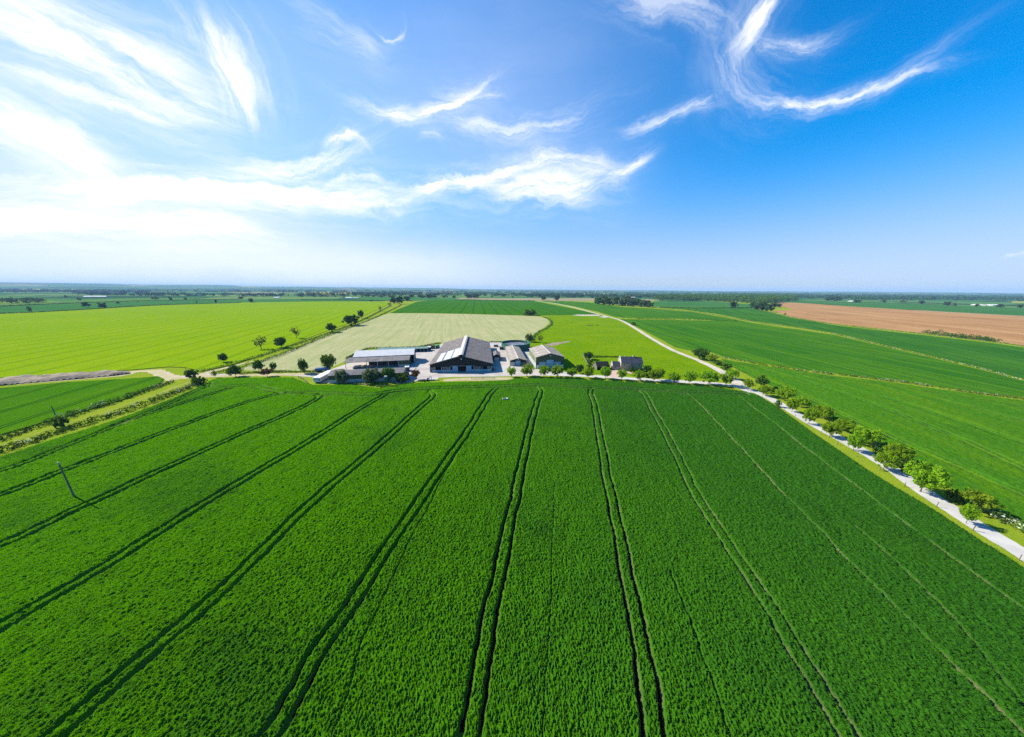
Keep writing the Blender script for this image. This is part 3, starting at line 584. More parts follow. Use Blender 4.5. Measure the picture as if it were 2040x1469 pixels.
def trunk_mesh(name, h, r, limbs, spread, top, seed):
    rg = random.Random(seed); b = MB(); x = y = 0; n = 4
    for i in range(n):
        nx, ny = x + rg.uniform(-.06, .06) * h * .3, y + rg.uniform(-.06, .06) * h * .3
        b.tube((x, y, h * i / n - (.1 if i == 0 else 0)), (nx, ny, h * (i + 1) / n + .02), r * (1.25 if i == 0 else 1 - .12 * i), r * (1 - .12 * (i + 1))); x, y = nx, ny
    for i in range(limbs):
        a = 6.283 * i / limbs + rg.uniform(-.4, .4); z0 = h * rg.uniform(.7, 1.0)
        mid = (x + math.cos(a) * spread * .45, y + math.sin(a) * spread * .45, z0 + (top - z0) * .5)
        b.tube((x * .8, y * .8, z0), mid, r * .5, r * .32, 6)
        b.tube(mid, (x + math.cos(a) * spread * .85, y + math.sin(a) * spread * .85, top * rg.uniform(.82, 1)), r * .32, r * .12, 5)
    bmesh.ops.recalc_face_normals(b.bm, faces=b.bm.faces); me = bpy.data.meshes.new(name); b.bm.to_mesh(me); b.bm.free(); me.materials.append(M['bark']); return me
PROTO = {}
def proto(kind, seed, mat, rx, rz, cz, nc, per, size, th_, tr_, limbs=5, **kw):
    rg = random.Random(seed); q = crown_quads(seed, rx, rx * rg.uniform(.88, 1.1), rz, cz, nc, per, size, **kw)
    me = quads_mesh('crown', q); me.materials.append(M[mat])
    PROTO.setdefault(kind, []).append((me, trunk_mesh('trunk', th_, tr_, limbs, rx * .8, cz + rz * .4, seed), cz + rz, rx * 2))
for s in range(5): proto('avenue', 20 + s, 'leaf_avenue', 3.3, 2.35, 3.75, 95, 46, .19, 1.8, .13, lump=.35)       # about 6 high, 7 wide
for s in range(3): proto('bright', 40 + s, 'leaf_bright', 3.0, 2.2, 3.6, 70, 42, .20, 1.8, .12, lump=.4, gap=.15)
for s in range(3): proto('dark', 50 + s, 'leaf_dark', 3.2, 2.5, 3.8, 95, 40, .22, 1.6, .15, lump=.4)
for s in range(3): proto('mid', 60 + s, 'leaf_mid', 3.2, 2.6, 3.7, 95, 40, .22, 1.5, .15, lump=.4)
for s in range(2): proto('grey', 70 + s, 'leaf_grey', 3.2, 2.7, 3.4, 95, 40, .22, 1.2, .14, lump=.4)
for s in range(2): proto('red', 75 + s, 'leaf_red', 3.3, 1.9, 3.6, 75, 40, .20, 1.9, .13, lump=.4)
for s in range(2): proto('sparse', 80 + s, 'leaf_sparse', 3.0, 2.3, 4.2, 46, 22, .20, 2.4, .2, limbs=8, lump=.6, gap=.2)
for s in range(3): proto('bush', 85 + s, 'leaf_mid', 3.0, 1.7, 1.5, 60, 40, .22, .7, .1, lump=.5)
for s in range(3): proto('oak', 90 + s, 'leaf_dark', 4.0, 2.8, 4.3, 70, 26, .42, 1.8, .3, lump=.4)
for s in range(3): proto('far', 95 + s, 'leaf_dark', 4.0, 3.4, 4.1, 34, 16, .75, 1.5, .3, limbs=3, lump=.45)
for s in range(2): proto('farlight', 99 + s, 'leaf_grey', 4.0, 3.3, 4.1, 34, 16, .75, 1.5, .3, limbs=3, lump=.45)
RND = random.Random(5)
def px_height(g, ytop):                  # height of something at g whose top is seen at ytop
    lo, hi = 0., 90.
    for _ in range(40):
        mid = (lo + hi) / 2; v = np.array([g[0], g[1], mid - CAM_H]); y = CY - F_PX * (v @ UP) / (v @ FWD)
        if y > ytop: lo = mid
        else: hi = mid
    return lo
def plant(kind, x, y, wpx, ytop, label, cat='tree', name=None, group=None, k=None, parts=True, lean=0):
    g = G(x, y); zc = (g - np.array([0, 0, CAM_H])) @ FWD; wd = wpx * zc / F_PX * math.cos(math.atan2(abs(g[0]), abs(zc))); h = max(px_height(g, ytop), wd * .35)
    ps = PROTO[kind]; cme, tme, ph, pw = ps[(RND.randrange(len(ps)) if k is None else k) % len(ps)]
    h *= .97; nm = name or {'oak': 'oak_tree', 'bush': 'bush'}.get(kind, 'tree')
    sx, sz = wd / pw, h / ph; rz = RND.uniform(0, 6.28)
    if parts:
        t_ = empty(nm, (g[0], g[1], .02), rz, label, cat, group)
        c = link('crown' if cat == 'tree' else 'foliage', cme, t_); c.scale = (sx, sx, sz)
        tr = link('trunk' if cat == 'tree' else 'stem', tme, t_); tr.scale = (sx, sx, sz)
        if lean: t_.rotation_euler = (0, lean, 0)
    else:
        t_ = link(nm, cme); t_.location = (g[0], g[1], .0); t_.scale = (sx, sx, sz); t_.rotation_euler = (0, 0, rz); tag(t_, label, cat, group)
    return t_

AV = 'avenue trees along the lane'
for i, (x, y, wp, yt, lab, kd) in enumerate([
    (1018.5, 752, 17, 731, 'smallest round clipped tree of the lane row, before the narrow shed', 'avenue'),
    (1050, 751, 25, 727, 'round tree on the lane verge between the narrow shed and the green barn', 'avenue'),
    (1083.5, 751.4, 20, 728, 'round lane tree in front of the green barn, below its left door', 'avenue'),
    (1109.3, 751.7, 23, 727.5, 'round lane tree in front of the green barn, below its right door', 'avenue'),
    (1138.4, 753, 19, 733, 'small round lane tree beside the right corner of the green barn', 'avenue'),
    (1172.5, 753.7, 22, 731, 'round lane tree before the left end of the dark garage', 'avenue'),
    (1206, 755, 22, 731, 'round lane tree before the garage, on the left of the pink driveway', 'avenue'),
    (1238, 757.5, 20, 736, 'round lane tree on the right of the pink driveway before the house', 'avenue'),
    (1272, 759, 21, 738, 'lighter round lane tree before the right end of the stone house', 'avenue'),
    (1302, 761, 24, 735, 'left one of two lane trees grown together right of the house', 'avenue'),
    (1313, 758, 22, 733, 'right one of two lane trees grown together right of the house', 'avenue'),
    (1341, 764, 24, 741, 'round lane tree before the pasture, next after the joined pair', 'avenue'),
    (1372.5, 766, 30, 739, 'broad lane tree before the pasture, second after the joined pair', 'avenue'),
    (1410, 767, 34, 738.5, 'broadest dark lane tree before the corner of the pasture', 'avenue'),
    (1446, 769, 29, 742, 'lane tree standing at the lane junction, front of two', 'avenue'),
    (1457, 756, 24, 735, 'lane tree at the junction, behind the front one beside the track', 'avenue'),
    (1489, 777, 23, 755, 'bright yellow green lane tree just past the junction', 'bright'),
    (1515, 771.5, 21, 752, 'dark round tree across the lane from the bright tree', 'mid'),
    (1525, 789.5, 25, 771, 'lane tree on the field side, first below the bright tree', 'avenue'),
    (1562, 799, 35, 774, 'broad lane tree with a bushy foot on the far verge, below the dark round tree', 'avenue'),
    (1577, 821, 22, 797, 'left tree of the lane pair halfway between junction and white bush', 'avenue'),
    (1596, 812, 27, 793, 'right tree of the first lane pair, leaning over the far verge', 'avenue'),
    (1611, 845, 27, 818, 'left tree of the second lane pair down from the junction', 'avenue'),
    (1636, 834, 33, 812, 'right tree of the second lane pair down from the junction', 'avenue'),
    (1652, 871, 32, 846, 'left tree of the third lane pair, its trunk showing on the verge', 'avenue'),
    (1677, 859, 34, 838, 'right tree of the third lane pair, over the hedge gap', 'avenue'),
    (1699, 899, 30, 870, 'small left tree of the fourth lane pair, partly hidden by its neighbour', 'avenue'),
    (1722, 886, 54, 858, 'large dark right tree of the fourth lane pair', 'avenue'),
    (1759, 937, 38, 908, 'left tree of the fifth lane pair, trunk leaning at the lane edge', 'avenue'),
    (1783, 920, 50, 890, 'spreading right tree of the fifth lane pair above a shaded hedge', 'avenue'),
    (1833, 980, 74, 931, 'largest single lane tree, wide dense crown above the lane', 'avenue'),
    (1924, 1043, 34, 1013, 'small tree with pale thin trunk on the lower lane verge', 'avenue'),
    (1938, 1019, 66, 985, 'spreading open tree across the lane from the small pale trunked one', 'bright'),
    (2058, 1128, 70, 1058, 'cut off yellowish tree at the very edge beside the lane', 'bright')]):
    plant(kd, x, y, wp * (1.27 if x > 1500 else 1.05), yt - (.16 * (y - yt) if x > 1500 else 0), lab, group=AV, name='avenue_tree', k=i)
for (kd, x, y, wp, yt, lab) in [
    ('mid', 469.6, 751, 32, 728.5, 'dense rounded dark tree on the verge of the stony track, left of the copper one'),
    ('red', 532.7, 751, 31, 734, 'flat topped copper leaved tree beside the stony track'),
    ('mid', 516, 740.5, 24, 718.5, 'round dark tree at the hay field corner, behind the copper tree'),
    ('mid', 546, 738.5, 15, 722.5, 'smallest round tree at the hay field edge behind the copper tree'),
    ('mid', 606, 743.8, 22, 715.5, 'tall narrow dark tree on the hay field edge left of the blue trailer'),
    ('mid', 657, 738, 34, 706, 'big dark conical tree behind the blue trailer'),
    ('bright', 429.5, 752.5, 9, 738, 'tiny sapling by the track left of the dense rounded tree'),
    ('dark', 384, 757, 27, 737, 'dark bushy tree at the track crossing, left of the sapling'),
    ('dark', 446, 722, 20, 704.5, 'dark leaning hedgerow tree at the lower end of the double hedge'),
    ('sparse', 521, 696.5, 30, 671, 'airy hedgerow tree beside the barley, left of a dense round one'),
    ('dark', 561, 693, 24, 671, 'dense round hedgerow tree next to the airy one by the barley'),
    ('sparse', 591, 674.5, 21, 652, 'bare looking tall tree standing in the hedge by the barley'),
    ('dark', 661, 662.5, 20, 644, 'bushy hedgerow tree midway up the double hedge'),
    ('oak', 700, 648.5, 35, 627.5, 'big wide oak in the double hedge casting its shadow on hay'),
    ('dark', 720, 634.5, 12, 617.5, 'slim dark tree just beyond the big wide oak'),
    ('sparse', 757.6, 621, 8, 610, 'small bare tree beyond the slim dark tree in the hedge'),
    ('sparse', 776.6, 611.5, 9, 602.5, 'thin tree at the top end of the double hedge'),
    ('oak', 785, 605.5, 15, 593, 'left tree of the clump at the top end of the double hedge'),
    ('oak', 796, 606, 19, 590.5, 'tallest dark tree of the clump at the top end of the double hedge'),
    ('oak', 811, 600, 14, 590, 'right tree of the clump at the top end of the double hedge'),
    ('grey', 1054.4, 681.5, 17, 665, 'dense round tree behind the slurry tank by the curved hedge'),
    ('sparse', 1075.5, 683, 13, 668, 'thin brownish tree right of the one behind the slurry tank'),
    ('dark', 1393, 716, 30, 694, 'broad dark tree in the group above the lane junction'),
    ('mid', 1402, 718.5, 20, 697, 'narrow green tree in front of the broad dark tree above the junction'),
    ('bright', 1415, 723, 23, 704.5, 'bright rounded tree right of the dark group above the junction'),
    ('dark', 1172, 716.5, 18, 701, 'dark garden tree in the back corner of the house plot'),
    ('dark', 1154.5, 744.5, 16, 726, 'dark round tree between the lane and the pasture left of the garage'),
    ('grey', 682, 763, 29, 738, 'pale grey green bushy tree at the left end of the long low shed'),
    ('grey', 742, 762.5, 38, 734.5, 'widest grey green tree before the middle of the long low shed'),
    ('mid', 775, 760, 25, 731.5, 'yellow tipped tree before the right end of the long low shed'),
    ('red', 828.5, 757, 20, 736, 'copper leaved small tree on the lawn between shed and big barn'),
    ('oak', 1460, 614, 19, 600.5, 'lone dark oak standing in the green fields near the wood'),
    ('sparse', 1563, 629.5, 7, 623.5, 'little lone tree on the edge of the ploughed field'),
    ('oak', 1083, 599, 11, 590, 'left one of two oaks on the stubble by the track'),
    ('oak', 1109, 600, 13, 588.5, 'right one of two oaks on the stubble by the track')]:
    plant(kd, x, y, wp, yt, lab)
for (kd, x, y, wp, yt, lab) in [
    ('bush', 803, 760.5, 27, 744, 'dark green rounded bush at the right end of the long low shed'),
    ('bush', 1056, 628.5, 28, 616.5, 'big rounded bush at the far corner of the hay field'),
    ('bush', 124, 851, 34, 829, 'tangled dark bush in the double hedge by the far pole'),
    ('bush', 400, 766, 30, 751, 'dark sprawling bush beside the track crossing, right of the bushy tree'),
    ('bush', 1431, 728, 17, 719, 'pale low shrub right of the bright tree above the junction'),
    ('bush', 1446, 737, 20, 723, 'bushy shrub beside the track just above the junction'),
    ('bush', 1262, 648.5, 9, 642, 'small round bush on the verge of the stony track'),
    ('bush', 1288, 741, 18, 727, 'dark garden bush against the right wall of the house'),
    ('bush', 1241, 737.5, 7, 730.5, 'small bush in the corner between house and its annexe'),
    ('bush', 1257, 742.0, 6, 731, 'climbing shrub left of the house porch'),
    ('bush', 1268, 742.5, 8, 732, 'climbing shrub right of the house porch'),
    ('bush', 1175, 727, 11, 716, 'shrub against the garden fence behind the garage'),
    ('bush', 1173, 733.5, 12, 726, 'low shrub at the lane end of the garden fence'),
    ('bush', 1292, 752, 22, 742, 'pale garden shrub between the two rightmost house trees'),
    ('bush', 1549, 811, 14, 797, 'dark low bush under the trees on the field side of the lane'),
    ('bush', 1750, 906, 24, 893, 'green clipped bush between the fourth and fifth lane pairs'),
    ('bush', 1806, 942, 44, 922, 'long shaded bush on the far verge above the largest lane tree'),
    ('bush', 1899, 999, 44, 976, 'rounded bush right of the largest lane tree'),
    ('bush', 740, 600.5, 8, 598, 'low scrub on the far edge of the barley')]:
    plant(kd, x, y, wp, yt, lab, cat='bush')

# hedges --------------------------------------------------------------
def hedge(pts, width, height, label, mat='hedge', dens=26, size=.22, name='hedge', flowers=0, cat='hedge', gaps=0, seed=None, wavy=.35, group=None):
    c = np.array([G(p[0], p[1])[:2] for p in smooth_px(pts, 5)]); d = np.diff(c, axis=0); L = np.linalg.norm(d, axis=1); cum = np.r_[0, np.cumsum(L)]
    rg = np.random.default_rng(seed or int(abs(pts[0][0] * 13 + pts[0][1] * 7)) + 3); step = max(width * .32, height * .35)
    s = np.arange(0, cum[-1], step); s = s[rg.random(len(s)) >= gaps * (.4 + 1.2 * vnoise(s * .08, s * 0, 3))]
    x = np.interp(s, cum, c[:, 0]); y = np.interp(s, cum, c[:, 1]); k = np.clip(np.searchsorted(cum, s) - 1, 0, len(d) - 1)
    nn = np.stack([-d[k, 1], d[k, 0]], 1) / L[k][:, None]
    hv = height * (1 - wavy + 2 * wavy * vnoise(s * .22, s * 0 + 5, 4)) * (.85 + .3 * rg.random(len(s)))
    off = rg.uniform(-.28, .28, len(s)) * width
    C_ = np.c_[x + nn[:, 0] * off, y + nn[:, 1] * off, hv * .5]
    rad = np.stack([np.full(len(s), width * .36), np.full(len(s), width * .36), hv * .52], 1)
    per = max(8, int(dens * step)); Q = leaf_cloud(C_, rad, per, size, rg); Q[..., 2] = np.maximum(Q[..., 2], .0)
    o = link(name, quads_mesh(name, Q), None, M[mat]); tag(o, label, cat, group)
    if flowers:
        sel = rg.random(len(C_)) < np.clip(flowers * 2 * vnoise(s * .09, s * 0 + 9, 8) ** 1.2, 0, 1)
        if sel.any():
            C2 = C_[sel].copy(); C2[:, 2] = hv[sel] * .62; r2 = rad[sel] * .95
            Q2 = leaf_cloud(C2, r2, int(per * .55), size * .8, rg, .9)
            b = link('blossom', quads_mesh('blossom', Q2), o, M['flower'])
    return o
hedge([(-260, 975), (-100, 915), (0, 879), (100, 844), (200, 811), (300, 777), (345, 761)], 3.0, 1.6, 'weedy hedge on the upper side of the grass track, left of the crossing', flowers=.4, gaps=.12, dens=44)
hedge([(-260, 1003), (-100, 940), (0, 903), (100, 868), (200, 837), (300, 803), (360, 780), (402, 763)], 3.3, 1.6, 'flower flecked hedge along the edge of the nearest wheat', flowers=.55, gaps=.08, dens=44)
ribbon('farm_track', [(-260, 988), (0, 890), (100, 855.5), (200, 825), (300, 791), (360, 768), (395, 756)], [.8, .8, .8, .9, 1.2, 2, 2.6], M['grass_track'], .06, jitter=.2)
hedge([(385, 745.5), (430, 735), (480, 722), (540, 704), (600, 684), (660, 663), (720, 639.5), (765, 617), (780, 609)], 2.6, 1.6, 'long dark hedge between barley and grass track', flowers=.15, dens=24, gaps=.05)
hedge([(420, 748), (470, 735.5), (520, 722), (570, 704), (640, 675), (700, 652.5), (745, 635), (785, 616), (800, 608)], 2.8, 1.6, 'long hedge between grass track and the hay field', dens=24, gaps=.12)
hedge([(478, 746), (520, 742.5), (580, 742), (640, 741)], 2.2, 1.0, 'low green hedge between the stony track and hay', 'hedge_light', dens=34)
hedge([(690, 717), (705, 708), (722, 700), (735, 695.5), (780, 695), (830, 692.5), (862, 686.5), (878, 684)], 1.8, 1.3, 'low hedge behind the farmyard along the hay field', dens=34)
hedge([(975, 682.5), (1000, 682), (1035, 681)], 1.6, 1.1, 'short dark hedge behind the big barn beside the slurry tank', dens=34)
hedge([(1062, 682), (1064, 672), (1074, 663), (1090, 654), (1099, 646), (1095, 638), (1083, 632.5)], 3.2, 1.9, 'curved hedge between hay field and bright pasture', dens=22, flowers=.25)
hedge([(778, 624), (860, 624.5), (940, 626.2), (1040, 629), (1110, 628.6), (1190, 627)], 1.6, .9, 'thin far hedge between hay and the tramlined wheat', dens=14, gaps=.1)
hedge([(1180, 712.8), (1205, 712), (1232, 712.5)], 1.4, 1.2, 'clipped garden hedge behind the house lawn', dens=40)
hedge([(1236, 634.5), (1300, 636.5), (1400, 638), (1470, 641)], 2.4, 1.6, 'broken dark hedge across the green fields beyond the track', gaps=.35, dens=14, size=.35, flowers=.2)
hedge([(1420, 712), (1450, 715), (1500, 724), (1560, 734), (1632, 744), (1700, 751), (1765, 759)], 2.4, 1.1, 'hedge strip with pale weeds above the lane field, half next the trees', 'hedge', flowers=.45, gaps=.3, dens=26)
hedge([(1765, 759), (1830, 767), (1897, 778), (1960, 786), (2040, 797), (2300, 848)], 2.8, 1.1, 'white flowering hedge strip running out past the lane field', 'hedge_light', flowers=.7, gaps=.2, dens=30)
hedge([(1310, 614.5), (1400, 624), (1480, 638), (1530, 646)], 3.0, .9, 'yellowish weedy strip running from the copse across green fields', 'hedge_light', flowers=.35, gaps=.15, dens=10, size=.35)
hedge([(1530, 646), (1600, 655), (1664, 666.5), (1765, 690.5), (1897, 721.5), (1984, 743.5), (2040, 758.5), (2300, 825)], 2.6, .8, 'weedy strip with scattered white flowers between the two green fields', 'hedge_light', flowers=.5, gaps=.15, dens=20)
hedge([(1500, 614), (1530, 622), (1579, 633), (1659, 646.5), (1791, 661), (1839, 666), (1984, 683), (2040, 691), (2400, 752)], 2.4, .9, 'ragged strip of weeds along the ploughed field edge', 'hedge_light', flowers=.5, gaps=.2, dens=14, size=.3)
hedge([(-300, 632), (0, 625.5), (150, 618.5), (300, 609.5), (480, 603.6)], 2.0, 1.6, 'thin dark hedge along the far edge of the barley', dens=9, size=.5)
hedge([(1315, 613), (1400, 614.5), (1500, 613.8)], 2, 1.8, 'dark hedge line behind the lone oak', dens=8, size=.6)
hedge([(1330, 601), (1370, 600.5), (1405, 600.3)], 3, 1.6, 'short dark hedge in the green field before the wood', dens=6, size=.7)
hedge([(905, 598), (960, 598.6), (1066, 599.8)], 3, 2.0, 'dark hedge between stubble and tramlined wheat', dens=6, size=.7)
hedge([(0, 611), (150, 604.5), (300, 599.8), (480, 596.8)], 3, 2.2, 'dark hedge between two green fields beyond the barley', dens=6, size=.7)
hedge([(600, 598), (700, 598.6), (765, 600.2), (820, 600)], 4, 3, 'dark hedge at the back of the barley by the tree clump', dens=6, size=.8)
# lane-side hedge on the far verge and white blossom
hedge([(1530, 780), (1580, 806), (1640, 838), (1700, 871), (1760, 905), (1810, 936)], 2.6, 1.2, 'rough lane hedge of pale shrubs behind the lane trees', 'hedge_light', flowers=.35, gaps=.72, dens=30, size=.2)
hedge([(1955, 1018), (1985, 1034), (2015, 1050), (2036, 1062)], 3.2, 1.6, 'white blossoming bush row beside the lower lane', 'hedge_light', flowers=2.2, dens=60, size=.16)
for x0, y0, x1, y1, hh, lab in [(1843, 664.5, 1868, 667.5, 2.6, 'left low scrub of the bush row on the ploughed field edge'), (1866, 667.5, 1898, 671.5, 3.4, 'tallest left bush of the row on the ploughed field edge'),
        (1896, 671, 1912, 673.5, 2.2, 'low gap bush in the row on the ploughed field edge'), (1908, 672, 1932, 676, 3.0, 'middle bush of the row on the ploughed field edge'), (1934, 675, 1962, 679.5, 3.0, 'broad bush right of the white gap on the ploughed edge'), (1960, 678, 1984, 682, 2.4, 'end bush of the row on the ploughed field edge')]:
    hedge([(x0, y0), ((x0 + x1) / 2, (y0 + y1) / 2), (x1, y1)], 5.0, hh * 1.35, lab, 'hedge', dens=40, size=.35, name='bush', cat='bush', wavy=.25)

# rough banks around the farm
hedge([(690, 766), (730, 767), (770, 772), (800, 765)], 2.2, .6, 'strip of pale weeds below the long low shed', 'hedge_light', flowers=.25, dens=40)

# ------------------------------------------------------------------ farm buildings
def rot(p, a): return (p[0] * math.cos(a) - p[1] * math.sin(a), p[0] * math.sin(a) + p[1] * math.cos(a))
def gable(o, W, L, he, hr, wall, roof, over=.5, th=.14, side=None, split=True):
    """gable front on the local x axis from (0,0) to (W,0), running back along y"""
    MB().prism([(0, 0, 0), (W, 0, 0), (W, 0, he), (W / 2, 0, hr), (0, 0, he)], (0, .15, 0)).build('front_wall', M[wall], o)
    MB().prism([(0, 0, 0), (W, 0, 0), (W, 0, he), (W / 2, 0, hr), (0, 0, he)], (0, .15, 0), (0, L - .15, 0)).build('back_wall', M[wall], o)
    MB().box(0, .15, .15, L - .15, 0, he).build('side_wall', M[side or wall], o); MB().box(W - .15, W, .15, L - .15, 0, he).build('side_wall', M[side or wall], o)
    s = (hr - he) / (W / 2); rs = []
    for sg in (-1, 1):
        x0 = W / 2 + sg * (W / 2 + over); z0 = he - s * over; xm = W / 2
        pts = [(xm, -over, hr + .02), (x0, -over, z0 + .02), (x0, -over, z0 + .02 + th), (xm, -over, hr + .02 + th)]
        rs.append(MB().prism(pts, (0, L + 2 * over, 0)).build('roof', M[roof], o))
    return rs
def on_slope(W, he, hr, f0, f1, y0, y1, lift, th=.05, sg=-1):   # a panel lying on a roof slope, f = share of the way from eave to ridge
    s = (hr - he) / (W / 2); b = MB()
    def pt(f, y, dz): return ((W / 2) * f if sg < 0 else W - (W / 2) * f, y, he + s * (W / 2) * f + dz)
    b.prism([pt(f0, y0, lift), pt(f1, y0, lift), pt(f1, y0, lift + th), pt(f0, y0, lift + th)], (0, y1 - y0, 0)); return b
# big cattle barn
A_ = G(857.2, 742.3)
o = empty('cattle_barn', A_, R(6.0), 'biggest barn, dark gable with pale blue doors and skylights in its grey roof', 'barn')
W, L, he, hr = 30.8, 60.5, 4.0, 8.15
MB().prism([(0, 0, 2.55), (W, 0, 2.55), (W, 0, he), (W / 2, 0, hr), (0, 0, he)], (0, .15, 0)).build('front_wall', M['clad_dark'], o)
MB().prism([(0, 0, 0), (W, 0, 0), (W, 0, he), (W / 2, 0, hr), (0, 0, he)], (0, .15, 0), (0, L - .15, 0)).build('back_wall', M['clad_dark'], o)
MB().box(0, .15, .15, L - .15, 0, he).build('side_wall', M['clad_dark'], o); MB().box(W - .15, W, .15, L - .15, 0, he).build('side_wall', M['clad_dark'], o)
MB().box(.2, W - .2, .2, L - .2, .02, .06).build('floor', M['earth'], o)
s = (hr - he) / (W / 2)
for sg in (-1, 1):
    x0 = W / 2 + sg * (W / 2 + .4); z0 = he - s * .4; xm = W / 2 + sg * .75; zm = hr - s * .75
    MB().prism([(xm, -.5, zm + .02), (x0, -.5, z0 + .02), (x0, -.5, z0 + .16), (xm, -.5, zm + .16)], (0, L + 1, 0)).build('roof', M['roof_dark'], o)
MB().prism([(W / 2 - 1.5, -.6, hr + .25), (W / 2 + .15, -.6, hr + .78), (W / 2 + .15, -.6, hr + .9), (W / 2 - 1.5, -.6, hr + .37)], (0, L + 1.2, 0)).build('ridge_cap', M['ridge'], o)
MB().prism([(W / 2 + .15, -.6, hr + .78), (W / 2 + 1.0, -.6, hr + .45), (W / 2 + 1.0, -.6, hr + .55), (W / 2 + .15, -.6, hr + .9)], (0, L + 1.2, 0)).build('ridge_cap', M['ridge'], o)
for k, (f0, f1, y0, y1) in enumerate([(.20, .37, .3, 20.5), (.43, .66, .3, 21.5), (.70, .88, .3, 22.5)]):
    on_slope(W, he, hr, f0, f1, y0, y1, .18).build('skylight', M['skylight'], o)
# front openings: x ranges read along the gable
xs = lambda px: (px - 155) / (1735 - 155) * W
for px in (152, 285, 440, 655, 720, 850, 1065, 1195, 1262, 1470, 1612, 1722): MB().box(xs(px) - .09, xs(px) + .09, -.02, .2, 0, 2.6).build('post', M['steel'], o)
for a, b, zt, mt in ((190, 282, 1.15, 'pale_panel'), (290, 438, 1.15, 'blue_door'), (446, 650, 1.15, 'pale_panel'), (660, 718, 1.15, 'blue_door'), (1200, 1260, 1.15, 'blue_door'), (1270, 1466, 1.15, 'pale_panel'), (1476, 1610, 1.15, 'blue_door'), (1616, 1710, 1.15, 'pale_panel')):
    MB().box(xs(a), xs(b), -.08, .04, .08, zt).build('panel' if mt == 'pale_panel' else 'gate', M[mt], o, .015)
for a, b in ((724, 846), (1070, 1193)): MB().box(xs(a), xs(b), -.22, -.10, .06, 3.05).build('door', M['blue_door'], o, .02)
for a, b in ((160, 282), (450, 648), (1270, 1440), (1620, 1716)):
    f = MB()
    for z in (1.35, 1.75, 2.15, 2.5): f.box(xs(a), xs(b), .02, .08, z - .05, z + .05)
    for i in range(5): x = xs(a) + (xs(b) - xs(a)) * i / 4; f.box(x - .05, x + .05, .0, .1, 1.2, 2.6)
    f.build('rail_screen', M['pale_panel'], o)
MB().box(xs(650), xs(1270), -.3, -.08, 3.06, 3.18).build('door_rail', M['steel'], o)
lm = MB().box(W / 2 - .28, W / 2 + .28, -.18, 0, 6.35, 6.85).build('floodlight', M['white'], o, .05)
MB().box(.05, .5, -.5, -.05, .0, 1.4).build('water_butt', M['navy'], o, .05)
MB().box(W - .1, W + .9, .2, 1.2, 0, 1.3).build('feed_bin', M['black'], o, .06)
gut = MB().tube((-.42, -.5, he - .15), (-.42, L + .5, he - .15), .09).build('gutter', M['ridge'], o)

# annexe beside it
B_ = G(982.5, 719.5)
o = empty('store_shed', B_, R(6.0), 'small dark lean shed with a pale door against the right of the big barn', 'shed')
gable(o, 4.2, 10.5, 2.9, 3.9, 'clad_dark', 'roof_dark', .25)
MB().box(.7, 3.5, -.08, -.01, .05, 2.0).build('door', M['pale_panel'], o, .02)

# narrow shed
A_ = G(1016.5, 729.3)
o = empty('narrow_shed', A_, R(5.2), 'long narrow shed with brownish roof and two pale doors between barn and tank', 'shed')
W, L, he, hr = 8.8, 38.5, 2.95, 4.15
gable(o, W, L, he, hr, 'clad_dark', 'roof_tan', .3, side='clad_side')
MB().prism([(W / 2 - .25, -.35, hr + .12), (W / 2, -.35, hr + .24), (W / 2 + .25, -.35, hr + .12)], (0, L + .7, 0)).build('ridge_cap', M['ridge'], o)
MB().box(.2, 2.55, -.09, -.01, .05, 2.15).build('door', M['pale_panel'], o, .02); MB().box(2.9, 5.5, -.16, -.04, .05, 2.85).build('door', M['blue_door'], o, .02)
MB().box(5.8, 8.5, -.09, -.01, .05, 1.9).build('panel', M['old_wood'], o, .02); MB().box(4.1, 4.6, -.16, -.01, 3.35, 3.7).build('floodlight', M['white'], o, .04)
for k in range(12): MB().box(-.08, -.01, 1.0 + k * 3.1, 2.5 + k * 3.1, .3, 1.9).build('window', M['pale_panel'], o)
for k in range(11): on_slope(W, he, hr, .12, .5, 2 + k * 3.2, 2.8 + k * 3.2, .17).build('roof_light', M['ridge'], o)

# green barn
A_ = G(1067.6, 735)
o = empty('green_barn', A_, R(5.5), 'green clad barn with three blue front doors and weathered tan roof', 'barn')
W, L, he, hr = 14.9, 23.6, 6.05, 8.1
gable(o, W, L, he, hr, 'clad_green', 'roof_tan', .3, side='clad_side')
MB().prism([(W / 2 - .3, -.35, hr + .12), (W / 2, -.35, hr + .26), (W / 2 + .3, -.35, hr + .12)], (0, L + .7, 0)).build('ridge_cap', M['ridge'], o)
for a, b, z, d in ((1.65, 5.2, 3.6, .09), (5.5, 9.3, 4.75, .2), (9.55, 13.1, 3.6, .09)): MB().box(a, b, -d, -d + .08, .06, z).build('door', M['blue_door'], o, .02)
for a, b in ((.25, 1.4), (13.4, 14.6)): MB().box(a, b, -.09, -.01, .1, 2.0).build('panel', M['white'], o, .02)
MB().box(7.0, 7.8, -.3, -.01, 6.85, 7.15).build('floodlight', M['white'], o, .05)
for k in range(7): MB().box(-.12, -.01, 1.2 + k * 3.2, 2.6 + k * 3.2, .1, 2.5).build('side_panel', M['white'], o)
MB().tube((-.12, .2, .1), (-.12, .2, he), .08).build('drain_pipe', M['white'], o)
for k in range(4): on_slope(W, he, hr, .1, .42, 3 + k * 5, 4.0 + k * 5, .17).build('roof_light', M['ridge'], o)

